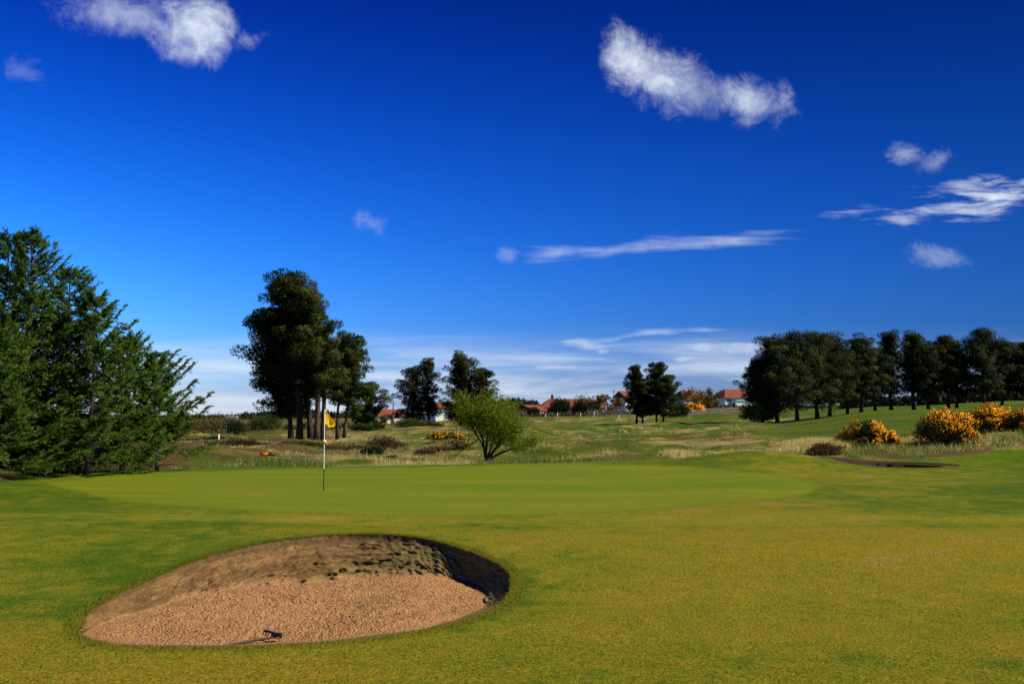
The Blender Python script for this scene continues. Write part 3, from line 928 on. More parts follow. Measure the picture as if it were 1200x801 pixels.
# ------------------------------------------------------------------ trees
def pine(px, d, top, R, cb, seed, label, name='pine_tree', group=None, lean=(0, 0), limbs=46, dens=95, card=.17, mat='pine', bark='bark', shape=.55, cat='pine tree', sink=0, trunk_r=.018, dz=0, spread=(1, 1), cl=1.0):
    r = np.random.default_rng(seed)
    base = G(px, d, -.05)
    Ht = zpx(top, d, px) - base.z
    root = empty(name, base)
    tag(root, label, cat, group)
    tp = np.linspace(0, 1, 9)
    ph = r.uniform(0, 6.28)
    path = np.stack([lean[0] * tp ** 1.6 + .012 * Ht * np.sin(tp * 5 + ph), lean[1] * tp ** 1.6 + .012 * Ht * np.cos(tp * 4 + ph), tp * Ht * .95], -1)
    tb = MB()
    tr = trunk_r * Ht + .03
    rad = tr * (1 - .82 * tp) ; rad[0] *= 1.35
    tb.tube(path, rad, 8)
    cr = MB()
    def at(t):
        return np.array([np.interp(t, tp, path[:, i]) for i in range(3)])
    for i in range(limbs):
        s = (i + r.random()) / limbs
        t = cb + (1 - cb) * s * .97
        a = i * 2.399963 + r.uniform(-.5, .5)
        prof = R * (max(0.02, math.sin(math.pi * (.16 + .80 * s) ** (.9)))) ** shape
        Ln = prof * r.uniform(.55, 1.08)
        el = math.radians(r.uniform(2, 28) + 42 * s)
        o = at(t)
        dirn = np.array([math.cos(a) * math.cos(el) * spread[0], math.sin(a) * math.cos(el) * spread[1], math.sin(el)])
        q = np.linspace(0, 1, 5)
        droop = r.uniform(-.12, .1) * Ln
        pth = o + dirn * Ln * q[:, None] + np.array([0, 0, 1.0]) * (droop * q * q)[:, None] + r.normal(0, .03 * Ln, (5, 3)) * (q * (1 - q) * 4)[:, None]
        tb.tube(pth, np.maximum(.012 * Ht / 10, tr * .32 * (1 - .75 * q) * (1.1 - .6 * s)), 5, cap=False)
        nc = 2 if Ln < .45 * R else (3 if Ln < 2.4 else 5)
        vv = np.clip(r.normal(.45, .30), 0, 1)
        for kx in range(nc):
            f_ = 1.0 - (.36 if nc < 4 else .19) * kx + r.uniform(-.05, .05)
            c = o + (pth[-1] - o) * f_ + r.normal(0, .07 * R, 3) * np.array([1, 1, .5])
            cs = (.115 * R + .024 * Ht) * r.uniform(.7, 1.25) * (1 if kx == 0 else .85) * cl
            m = max(20, int(2.1 * dens * (cs / (.115 * R + .024 * Ht)) ** 2))
            u_ = r.normal(size=(m, 3)); u_ /= np.linalg.norm(u_, axis=1, keepdims=True)
            rad_ = cs * r.random(m) ** .33
            P = c + u_ * rad_[:, None] * np.array([1.2, 1.2, .66])
            Dn = u_ * .9 + np.array([0, 0, .55]) + r.normal(0, .3, (m, 3))
            cr.cards(P, Dn, r.uniform(.65, 1.25, m) * card * .9, r.uniform(.30, .5, m) * card * .9, r, np.clip(vv + r.normal(0, .09, m), 0, 1),
                     nrm=u_ * .8 + r.normal(0, .3, (m, 3)) + np.array([0, 0, .25]) + (c - at(t)) / (R + .1) * .5)
    tb.build('trunk', M[bark], root, True)
    cr.build('crown', M[mat], root)
    return root

def conifer(px, d, top, R, seed, label, group, lean=(0, 0), nbr=110, name='conifer_tree', low=.05, twigs=42, dens=17, bias=0.0, cat='conifer', up=1.0):
    r = np.random.default_rng(seed)
    base = G(px, d, -.05)
    Ht = zpx(top, d, px) - base.z
    root = empty(name, base)
    tag(root, label, cat, group)
    tp = np.linspace(0, 1, 9)
    path = np.stack([lean[0] * tp ** 1.3 + .01 * Ht * np.sin(tp * 6 + seed), lean[1] * tp ** 1.3, tp * Ht * .985], -1)
    tb = MB(); cr = MB()
    tr = .016 * Ht + .03
    tb.tube(path, tr * (1 - .93 * tp), 8)
    def at(t):
        return np.array([np.interp(t, tp, path[:, i]) for i in range(3)])
    for i in range(nbr):
        s = ((i + r.random()) / nbr) ** .9
        t = low + (1 - low) * s * .985
        a = i * 2.399963 + r.uniform(-.6, .6)
        bx = 1 + bias * math.cos(a)
        Ln = (R * (1 - s) ** .62 + .12) * r.uniform(.45, 1.15) * bx
        el0 = math.radians((-8 + 38 * s + r.uniform(-8, 14)) * up)
        q = np.linspace(0, 1, 7)
        hd = np.array([math.cos(a), math.sin(a), 0])
        # out, slightly drooping, tip swept up
        zz = Ln * (math.tan(el0) * q - .22 * q * (1 - s * .6) + .42 * q ** 2.4)
        pth = at(t) + hd * (Ln * q)[:, None] + np.array([0, 0, 1.0]) * zz[:, None]
        sd0 = np.array([-hd[1], hd[0], 0])
        pth = pth + sd0 * (r.normal(0, .06) * Ln * q ** 2)[:, None]
        tb.tube(pth, np.maximum(.004, tr * .17 * (1 - .85 * q) * (1 - .6 * s)), 5, cap=False)
        m = max(6, int(twigs * (.35 + Ln / R)))
        f_ = r.uniform(.18, 1.0, m) ** .8
        B = np.stack([np.interp(f_, q, pth[:, j]) for j in range(3)], -1)
        tg = np.stack([np.interp(np.minimum(f_ + .05, 1), q, pth[:, j]) - np.interp(f_ - .05, q, pth[:, j]) for j in range(3)], -1)
        tg /= np.linalg.norm(tg, axis=1, keepdims=True) + 1e-9
        sgn = np.where(r.random(m) < .5, -1, 1)[:, None]
        sd = np.cross(tg, np.array([0, 0, 1.0])); sd /= np.linalg.norm(sd, axis=1, keepdims=True) + 1e-9
        td = tg * r.uniform(.5, 1.0, m)[:, None] + sd * sgn * r.uniform(.3, .9, m)[:, None] + np.array([0, 0, 1]) * r.normal(.05, .25, m)[:, None]
        td /= np.linalg.norm(td, axis=1, keepdims=True)
        tl = (.16 + .24 * Ln * (1.1 - f_)) * r.uniform(.6, 1.2, m)
        # one tip twig
        B = np.vstack([B, pth[-1]]); td = np.vstack([td, tg[-1]]); tl = np.append(tl, .2)
        m += 1
        k = dens
        g_ = r.random((m, k))
        P = B[:, None, :] + td[:, None, :] * (g_ * tl[:, None])[..., None]
        P[..., 2] += -.35 * (g_ ** 2) * tl[:, None]
        Dn = td[:, None, :] * .9 + r.normal(0, .45, (m, k, 3)) + np.array([0, 0, .22])
        vv = np.clip(.22 + .30 * f_[:, None] if False else r.normal(.42, .2, m)[:, None] + r.normal(0, .12, (m, k)), 0, 1)
        cr.cards(P.reshape(-1, 3), Dn.reshape(-1, 3), r.uniform(.06, .115, m * k), r.uniform(.016, .030, m * k), r, vv.ravel(),
                 nrm=np.repeat(td * .5 + hd * .5 + np.array([0, 0, .5]), k, axis=0) + r.normal(0, .4, (m * k, 3)))
    # bare dead lower limbs
    for i in range(9):
        a = r.uniform(0, 6.28)
        q = np.linspace(0, 1, 6)
        Ln = R * r.uniform(.3, .7)
        hd = np.array([math.cos(a), math.sin(a), 0])
        pth = at(r.uniform(.06, .3)) + hd * (Ln * q)[:, None] + np.array([0, 0, 1.0]) * (Ln * (.1 * np.sin(q * 3) - .25 * q + .3 * q * q))[:, None]
        tb.tube(pth, .03 * (1 - .8 * q), 5, cap=False)
    tb.build('trunk', M['bark_grey'], root, True)
    cr.build('crown', M['spruce'], root)
    return root

def bush(px, d, wid, hgt, seed, label, name, cat, mat, group=None, n=2600, card=.12, flower=0, fmat='blossom', stems=10, dens_top=1.0, squash=1.0, fsize=.062, stem_mat='bark_grey', dx=0.0, lobes=5):
    r = np.random.default_rng(seed)
    base = G(px, d, -.06 - .06 * hgt)
    root = empty(name, base)
    tag(root, label, cat, group)
    # several overlapping mounds
    Lc = np.stack([r.uniform(-.32, .32, lobes) * wid, r.uniform(-.28, .28, lobes) * wid * squash, r.uniform(.12, .50, lobes) * hgt], -1)
    Lc[0] = (0, 0, .42 * hgt)
    Lr = np.stack([r.uniform(.22, .36, lobes) * wid, r.uniform(.22, .36, lobes) * wid * squash, r.uniform(.32, .5, lobes) * hgt], -1)
    Lr[:, 2] = np.minimum(Lr[:, 2], hgt - Lc[:, 2])
    Lr[0] = (.38 * wid, .36 * wid * squash, .56 * hgt)
    def shell(m, lo):
        j = r.integers(0, lobes, m)
        u_ = r.normal(size=(m, 3)); u_ /= np.linalg.norm(u_, axis=1, keepdims=True)
        u_[:, 2] = np.where(u_[:, 2] < -.35, -u_[:, 2], u_[:, 2])
        rr = lo + (1 - lo) * r.random(m) ** .6
        ph = fbm(u_[:, 0] * 3 + j * 7, u_[:, 1] * 3 + u_[:, 2] * 2, seed, 3)
        rr = rr * (.55 + .9 * ph)
        P = Lc[j] + u_ * Lr[j] * rr[:, None]
        P[:, 2] = np.abs(P[:, 2])
        return P, u_, j, ph
    cr = MB()
    P, u_, j, ph = shell(n, .35)
    lv = r.normal(.45, .2, lobes)
    D = u_ * .7 + np.array([0, 0, .8]) + r.normal(0, .45, (n, 3))
    cr.cards(P, D, r.uniform(.7, 1.6, n) * card, r.uniform(.3, .6, n) * card, r, np.clip(lv[j] + 1.0 * (ph - .5) + r.normal(0, .15, n), 0, 1))
    cr.build('foliage', M[mat], root)
    if stems:
        tb = MB()
        for i in range(stems):
            a = r.uniform(0, 6.28)
            q = np.linspace(0, 1, 5)
            e = Lc[i % lobes] + r.normal(0, .08 * wid, 3)
            s0 = np.array([math.cos(a), math.sin(a), 0]) * .06 * wid
            tb.tube(s0 + (e - s0) * q[:, None] + r.normal(0, .02 * wid, (5, 3)) * (q * (1 - q) * 4)[:, None], .012 * wid * (1 - .7 * q) + .004, 5, cap=False)
        tb.build('stems', M[stem_mat], root, True)
    if flower:
        P, u_, j, ph = shell(flower * 3, .93)
        pn = fbm(P[:, 0] * 2.2 / max(wid, .5) * 2, P[:, 2] * 2.2 + P[:, 1] * 2, seed + 5, 3)
        ok = (u_[:, 2] * .7 + .35 * u_[:, 0] + 4.6 * (pn - .5) * dens_top + r.normal(0, .2, len(P))) > .26
        P, u_ = P[ok][:flower], u_[ok][:flower]
        m = len(P)
        fb = MB()
        fb.cards(P, u_ + np.array([0, 0, .4]) + r.normal(0, .8, (m, 3)), r.uniform(.8, 1.6, m) * fsize, r.uniform(.8, 1.4, m) * fsize, r, np.clip(r.normal(.55, .28, m), 0, 1), nrm=u_ + np.array([0, 0, .3]) + r.normal(0, .3, (m, 3)))
        fb.build('blossom', M[fmat], root)
    return root

def broadleaf(px, d, top, R, seed, label, name, cat, mat, group=None, forks=5, n=9000, leaf=.09, lean=0.0, clear=.12, bark='bark_grey', flat=.8, stem_r=.035, levels=3, spread=.075):
    """open-crowned tree: forking limbs, leaves in loose sprays round the twigs"""
    r = np.random.default_rng(seed)
    base = G(px, d, -.05)
    Ht = zpx(top, d, px) - base.z
    root = empty(name, base)
    tag(root, label, cat, group)
    tb = MB()
    tips = []
    def grow(p, dirn, Ln, rad, lev):
        q = np.linspace(0, 1, 5)
        bend = r.normal(0, .16, 3) * Ln
        pth = p + dirn * Ln * q[:, None] + bend * (q * q)[:, None]
        tb.tube(pth, rad * (1 - .45 * q), 6 if lev < 2 else 4, cap=False)
        for g in (.45, .7, 1.0):
            if lev >= 1: tips.append((p + dirn * Ln * g + bend * g * g, lev))
        if lev >= levels: return
        for k in range(3 if lev else 2):
            nd = (pth[-1] - pth[-2]); nd /= np.linalg.norm(nd)
            nd = nd + r.normal(0, .52, 3) + np.array([0, 0, .12]); nd /= np.linalg.norm(nd)
            grow(pth[-1] if k else pth[3], nd, Ln * r.uniform(.55, .8), rad * .5, lev + 1)
    for i in range(forks):
        a = i / forks * 6.283 + r.uniform(-.4, .4)
        el = r.uniform(.65, 1.35)
        dn = np.array([math.cos(a) * math.cos(el) * R / Ht * 2.2 + lean, math.sin(a) * math.cos(el) * R / Ht * 2.0, math.sin(el)]); dn /= np.linalg.norm(dn)
        grow(np.array([.05 * math.cos(a), .05 * math.sin(a), clear * Ht * r.uniform(0, 1)]), dn, Ht * r.uniform(.30, .42), stem_r * Ht * r.uniform(.5, 1), 0)
    T = np.array([t for t, _ in tips])
    # fit the twigs to the crown's measured size
    sx = R / (np.percentile(np.abs(T[:, 0] - np.median(T[:, 0])), 97) + 1e-6)
    sz = Ht * .97 / np.percentile(T[:, 2], 99.5)
    S = np.array([sx, sx, sz])
    for i in range(len(tb.V)): tb.V[i] = tb.V[i] * S
    T = T * S
    w_ = r.random(len(T)) ** 1.5 + .15
    j = r.choice(len(T), n, p=w_ / w_.sum())
    lv = r.normal(.5, .22, len(T))
    P = T[j] + np.clip(r.normal(0, 1, (n, 3)), -1.9, 1.9) * (spread * R + .03) * np.array([1, 1, flat])
    ok = P[:, 2] > clear * Ht
    P, j = P[ok], j[ok]
    m = len(P)
    cr = MB()
    cr.leaves(P, r.normal(0, 1, (m, 3)) + np.array([0, 0, .3]), r.uniform(.7, 1.4, m) * leaf, r.uniform(.45, .8, m) * leaf, r, np.clip(lv[j] + r.normal(0, .14, m), 0, 1))
    tb.build('trunk', M[bark], root, True)
    cr.build('crown', M[mat], root)
    return root

# left conifers
LG = 'conifers at the left edge of the course'
conifer(-62, 31, 236, 3.3, 1, 'tallest dark green conifer cut off by the left edge of the photo', LG, nbr=130)
conifer(2, 33, 272, 2.7, 2, 'tall dark conifer leaning against the left frame edge, top fully visible', LG, nbr=135)
conifer(33, 31.5, 268, 2.2, 3, 'tall conifer with the highest pointed top left of the sloping outline', LG, nbr=130, lean=(-.1, 0))
conifer(72, 33, 314, 2.2, 4, 'middle sized conifer below the tall pointed one, third step down the outline', LG, nbr=125, lean=(.2, 0), bias=.1)
conifer(106, 32, 345, 2.0, 5, 'mid height conifer with bare curved lower limbs sweeping right', LG, nbr=115, lean=(.15, 0), bias=.15)
conifer(146, 33.5, 396, 1.75, 6, 'low conifer second from the right end of the clump', LG, nbr=105, lean=(.1, 0), bias=.15, low=.1)
conifer(186, 34.3, 416, 1.4, 7, 'smallest conifer at the right end of the clump with a slim bare stem', LG, nbr=90, lean=(-.15, 0), bias=.3, low=.24)
conifer(-10, 29.5, 385, 2.6, 8, 'low bushy conifer in front of the tall ones at the left edge', LG, nbr=100)
conifer(52, 33.8, 370, 2.6, 9, 'short dense conifer filling the shade under the middle of the clump', LG, nbr=110)

# the tall pines left of centre
PG = 'tall pines left of centre'
pine(350, 82, 322, 3.0, .34, 11, 'tallest pine with a rounded dome top, leftmost thick trunk of the cluster', group=PG, lean=(-.9, 0), limbs=84, dens=130, card=.23)
pine(363, 83, 348, 2.4, .34, 12, 'pine with second trunk from the left in the tall cluster', group=PG, lean=(-1.0, .3), limbs=56, dens=110, card=.23)
pine(373, 81.5, 334, 2.0, .38, 13, 'pine with a pale streaked trunk, third from left in the tall cluster', group=PG, lean=(-.9, -.2), limbs=52, dens=100, card=.23, bark='bark_red')
pine(380, 84, 366, 1.5, .36, 14, 'slim pine on the right side of the tall cluster', group=PG, lean=(-.6, .4), limbs=36, dens=95, card=.23)
pine(344, 84.5, 366, 3.6, .20, 15, 'low wide pine with boughs spreading left from the tall cluster', group=PG, lean=(-2.4, .4), limbs=84, dens=130, card=.23)
pine(397, 90, 388, 1.7, .36, 16, 'smaller bronze tinged pine with three thin stems right of the tall cluster', group=PG, lean=(.5, 0), limbs=36, dens=80, card=.23, trunk_r=.012)
pine(405, 91, 396, 2.1, .30, 17, 'short pine with a forked trunk just right of the flag', group=PG, lean=(.9, 0), limbs=40, dens=80, card=.23, bark='bark_red', trunk_r=.013)
pine(432, 118, 452, 2.6, .02, 18, 'low bushy pine with foliage to the ground beside the red roofed house', group=PG, limbs=46, dens=110, card=.22, trunk_r=.02)

# pairs of pines in the middle distance
MG = 'pines in the middle distance'
pine(484, 150, 432, 3.3, .05, 21, 'dark pine with a rounded low crown at the left of the middle pair', group=MG, limbs=54, dens=80, card=.28, mat='pine_far', trunk_r=.022, cl=.85)
pine(503, 150, 419, 2.3, .16, 22, 'taller narrow pine with a pale leaning trunk beside the white house', group=MG, limbs=46, dens=75, card=.28, mat='pine_far', bark='bark_red', lean=(-.4, 0), cl=.9)
pine(541, 148, 417, 4.0, .04, 23, 'broad dark pine standing behind the bright green small tree', group=MG, limbs=70, dens=95, card=.28, mat='pine_far', cl=.85)
pine(562, 149, 436, 3.4, .04, 24, 'lower pine sloping down to the right behind the bright green small tree', group=MG, limbs=50, dens=90, card=.28, mat='pine_far', lean=(.5, 0), cl=.85)
CG = 'four stemmed pine clump on the far fairway'
pine(746, 138, 431, 2.1, .20, 31, 'narrow rounded pine on the left of the small clump standing alone mid-fairway', group=CG, limbs=48, dens=85, card=.27, mat='pine_far', lean=(-.2, 0), cl=.85)
pine(752, 139, 446, 2.0, .16, 32, 'short pine with a thin stem, second from left in the small fairway clump', group=CG, limbs=40, dens=80, card=.27, mat='pine_far', cl=.85)
pine(769, 139, 428, 2.6, .22, 33, 'highest pine of the small clump with ragged boughs reaching right', group=CG, limbs=52, dens=85, card=.27, mat='pine_far', lean=(.2, 0), cl=.85)
pine(776, 137, 446, 2.6, .18, 34, 'pine on the right of the small clump with a curved trunk', group=CG, limbs=46, dens=80, card=.27, mat='pine_far', lean=(.9, 0), trunk_r=.024, cl=.85)

# the row of pines on the right
RG = 'row of dark pines on the right'
row = [
    (909, 128, 400, 3.6, .14, (-.2, 0), 'leftmost tall pine of the row with a single straight dark stem'),
    (892, 131, 424, 2.7, .02, (-.6, 0), 'wide low pine leaning left at the near end of the row, foliage touching grass'),
    (934, 130, 393, 3.8, .14, (0, 0), 'domed pine with twin stems, second tall one from the left of the row'),
    (957, 133, 391, 3.6, .12, (.2, 0), 'domed pine with the highest crown at the left end of the row'),
    (972, 136, 398, 3.2, .16, (.2, 0), 'pine with a pale sunlit stem near the leftmost flowering gorse'),
    (992, 139, 411, 3.0, .12, (0, 0), 'shorter pine sunk between taller neighbours left of the middle of the row'),
    (1009, 140, 396, 3.0, .16, (-.2, 0), 'narrow topped pine above the leftmost flowering gorse'),
    (1024, 142, 409, 3.0, .14, (0, 0), 'slim pine just right of the leftmost flowering gorse'),
    (1043, 144, 392, 2.6, .16, (-.2, 0), 'narrow pine left of the bright gap in the row'),
    (1070, 144, 390, 2.8, .18, (0, 0), 'pine with a spiky narrow top right of the bright gap in the row'),
    (1086, 143, 406, 3.2, .16, (.2, 0), 'thick trunked pine directly above the middle gorse bush'),
    (1109, 144, 393, 3.0, .20, (-.2, 0), 'pine with thin slanting stem between the two big gorse bushes'),
    (1121, 146, 405, 3.0, .18, (-.3, 0), 'pine with an orange lit forked trunk between the two big gorse bushes'),
    (1152, 143, 387, 3.9, .14, (.3, 0), 'broad flat topped pine above the rightmost gorse bush'),
    (1174, 146, 403, 3.0, .18, (.4, 0), 'pine with one long bough reaching right under a strip of sky'),
    (1203, 145, 400, 3.0, .14, (0, 0), 'last pine of the row cut by the right edge of the photo'),
    (1236, 146, 396, 3.2, .16, (0, 0), 'pine beyond the right edge, its boughs entering the photo'),
]
for i, (px, d, top, R, cb, lean, lab) in enumerate(row):
    pine(px, d, top, R * (1.06 if i < 5 else .95), cb + (0 if i < 5 else .05), 60 + i, lab, group=RG, limbs=64, dens=70, card=.25, cl=1.1, shape=(.4, .6, .5, .75)[i % 4], mat='pine_far', lean=lean, trunk_r=.021, bark='bark_red' if i in (4, 12) else 'bark')  # warmer bark puts sunlight into the colour of the two lit stems

# the small green tree in the rough
broadleaf(570, 44.5, 461, 1.75, 41, 'small bright green spring tree with a short forked trunk in the rough behind the green', 'hawthorn_tree', 'tree', 'hawthorn', forks=8, n=21000, leaf=.075, lean=.12, clear=.2, stem_r=.038, bark='bark_dark', spread=.13)

# gorse
GG = 'gorse in yellow flower'
bush(1010, 45.5, 2.3, 1.3, 201, 'leftmost big gorse in orange yellow flower, with a low tail to the right', 'gorse_bush', 'gorse', 'gorse', GG, 6000, .11, 3600, lobes=8)
bush(1040, 45.2, .95, .75, 202, 'small gorse at the right foot of the leftmost flowering bush', 'gorse_bush', 'gorse', 'gorse', GG, 1600, .10, 1300)
bush(1107, 45.3, 2.55, 1.85, 203, 'middle gorse, tallest and dark below with orange yellow flowers', 'gorse_bush', 'gorse', 'gorse', GG, 7500, .11, 4600, lobes=9)
bush(1162, 47.5, 2.5, 1.45, 204, 'dense orange yellow flowering gorse left of the right edge bush', 'gorse_bush', 'gorse', 'gorse', GG, 6000, .11, 5200, lobes=8)
bush(1202, 46.5, 2.2, 1.4, 205, 'flowering gorse cut by the right edge of the photo', 'gorse_bush', 'gorse', 'gorse', GG, 4400, .11, 3600)
bush(521, 78, 2.6, .75, 206, 'low orange yellow gorse patch left of the bright green small tree', 'gorse_bush', 'gorse', 'gorse', GG, 2200, .15, 800, dens_top=.8, fsize=.10, lobes=8)
bush(314, 44, .9, .26, 207, 'tiny yellow gorse sprig on the bank left of the flag', 'gorse_bush', 'gorse', 'gorse', GG, 500, .08, 420, fsize=.06)
bush(808, 235, 5.5, 2.6, 208, 'distant orange flowering shrub in front of the house right of the small pine clump', 'flowering_shrub', 'shrub', 'gorse', None, 900, .5, 900, dens_top=.4, fsize=.42, stems=4)

# shrubs and dead bracken
SG = 'dark shrubs in the rough'
for a in [
    (965, 42.6, 1.45, .62, 301, 'rounded brown dead heather clump at the head of the far bunker', 'heather_bush', 'heather', 'heather'),
    (452, 56, 2.3, 1.0, 302, 'dark brown dead shrub on the slope between flag and bright green tree', 'dead_shrub', 'shrub', 'heather'),
    (436, 53, 1.5, .55, 303, 'low dark evergreen shrub touching the dead brown one', 'low_shrub', 'shrub', 'evergreen'),
    (510, 52, 2.2, .42, 304, 'low brown bracken streak below the orange gorse patch', 'bracken_patch', 'bracken', 'heather'),
    (460, 46, .9, .38, 305, 'small reddish bracken tuft in front of the dead brown shrub', 'bracken_tuft', 'bracken', 'heather'),
    (402, 60, 3.6, .55, 306, 'wide dark heather strip right of the flag pole', 'heather_strip', 'heather', 'scrub'),
    (350, 58, 3.4, .45, 307, 'wide dark heather strip left of the flag pole', 'heather_strip', 'heather', 'scrub'),
    (282, 55, 3.2, .5, 308, 'brown heather clump in the rough left of the tall pines', 'heather_bush', 'heather', 'scrub'),
    (240, 50, 2.4, .45, 309, 'brown heather clump near the low conifers', 'heather_bush', 'heather', 'heather'),
    (152, 41, 1.6, .4, 310, 'pale brown bracken under the right end of the conifers', 'bracken_patch', 'bracken', 'heather'),
    (255, 120, 9, 2.9, 311, 'wide bronze thicket on the skyline right of the conifers', 'thicket', 'thicket', 'scrub'),
    (205, 118, 7, 2.4, 312, 'bronze thicket partly hidden by the conifer tips', 'thicket', 'thicket', 'scrub'),
    (277, 100, 2.3, 1.7, 313, 'small round dark bush by the white hut', 'low_shrub', 'shrub', 'evergreen'),
    (312, 125, 5, 2.4, 314, 'green bush in front of the pale slope left of the tall pines', 'low_shrub', 'shrub', 'broadleaf'),
    (425, 112, 2.6, .9, 315, 'low yellow green bush at the foot of the low bushy pine', 'low_shrub', 'shrub', 'broadleaf'),
    (484, 140, 5, 1.8, 316, 'green yellow undergrowth at the foot of the left middle pine', 'undergrowth', 'shrub', 'broadleaf'),
    (500, 141, 4, 1.5, 317, 'bronze undergrowth beside the pale leaning pine trunk', 'undergrowth', 'shrub', 'scrub'),
    (654, 262, 6, 5.2, 318, 'dark round bush in front of the left half of the long red roof', 'round_bush', 'shrub', 'evergreen'),
    (683, 262, 7.5, 6.0, 319, 'dark bush with a pointed top at the right half of the long red roof', 'round_bush', 'shrub', 'evergreen'),
    (625, 262, 3.5, 2.5, 320, 'small dark bush by the low gabled roof', 'round_bush', 'shrub', 'evergreen'),
    (790, 200, 5.5, 3.6, 321, 'dark bush on the right behind the small pine clump', 'round_bush', 'shrub', 'evergreen'),
    (885, 126, 4.2, 2.6, 322, 'dark skirt of undergrowth below the left end of the pine row', 'undergrowth', 'shrub', 'evergreen'),
]:
    px, d, wd, ht, sd, lab, nm, ct, mt = a
    bush(px, d, wd, ht, sd, lab, nm, ct, mt, SG if ct in ('heather', 'bracken', 'shrub') else None, n=int(1500 + 300 * min(wd, 5)), card=max(.10, d * .0016), stems=5, squash=.7, lobes=7)

# leafy trees by the houses
BG = 'leafy trees by the houses'
broadleaf(711, 285, 463, 4.6, 401, 'bronze leafed tree by the white gable left of the small pine clump', 'broadleaf_tree', 'tree', 'autumn', BG, n=2600, leaf=.55, clear=.08)
broadleaf(823, 245, 456, 4.2, 402, 'olive leafed tree between the two white houses', 'broadleaf_tree', 'tree', 'autumn', BG, n=2600, leaf=.5, clear=.06)
broadleaf(834, 252, 455, 3.2, 403, 'half bare twiggy tree left of the white house with dormers', 'broadleaf_tree', 'tree', 'scrub', BG, n=700, leaf=.45, clear=.08)
broadleaf(656, 300, 470, 2.6, 404, 'thin bare tree rising above the long red roof', 'broadleaf_tree', 'tree', 'scrub', BG, n=250, leaf=.4, clear=.1)

# ------------------------------------------------------------------ far woods
def far_wood(name, px0, px1, d, ytop, seed, n, card, mat='far_wood', ybot=None, depth=30, bumpy=3):
    r = np.random.default_rng(seed)
    mb = MB()
    px = r.uniform(px0, px1, n)
    yt = np.interp(px, *zip(*ytop)) - bumpy * 1.6 * (fbm(px / 9.0, px * 0 + seed, seed, 3) - .5)
    dd = d + r.uniform(-depth, depth, n)
    x = (px - 600) / F * dd
    zb = H(x, dd)
    zt = CAMZ + dd * (HORIZON - yt) / F
    f_ = r.random(n) ** .7
    P = np.stack([x, dd, zb + (np.maximum(zt - zb, .5)) * f_ - card * .5], -1)
    cl = fbm(px / 7, f_ * 3, seed + 3, 3)
    mb.cards(P, r.normal(0, .7, (n, 3)) + np.array([0, 0, .8]), r.uniform(.7, 1.5, n) * card, r.uniform(.5, 1, n) * card, r, np.clip(.5 + 1.6 * (cl - .5) + r.normal(0, .15, n), 0, 1))
    tag(mb.build(name, M[mat]), kind='stuff')
far_wood('far_wood', 150, 500, 520, [(150, 492), (210, 491), (250, 489), (300, 485), (330, 482), (380, 484), (470, 487), (500, 488)], 501, 9000, 2.6, depth=40)
far_wood('hill_wood', 578, 636, 640, [(578, 474), (590, 469), (612, 468), (628, 471), (636, 478)], 502, 2600, 2.6, depth=30, bumpy=2)
far_wood('scrub_belt', 120, 450, 150, [(120, 505), (200, 500), (250, 501), (300, 503), (330, 499), (400, 497), (450, 500)], 503, 3800, .8, 'scrub', depth=22)
far_wood('hedge_belt', 985, 1330, 195, [(985, 470), (1060, 466), (1110, 458), (1160, 455), (1240, 450), (1330, 452)], 504, 7000, 1.1, 'far_wood', depth=9)
far_wood('roadside_hedge', 600, 900, 330, [(600, 486), (640, 484), (730, 480), (800, 475), (840, 474), (900, 468)], 505, 3500, 1.2, 'scrub', depth=10, bumpy=4)

far_wood('garden_scrub', 590, 885, 246, [(590, 486), (640, 485.5), (700, 484.5), (760, 481), (800, 478), (840, 474.5), (885, 473)], 506, 2600, .7, 'scrub', depth=8, bumpy=5)

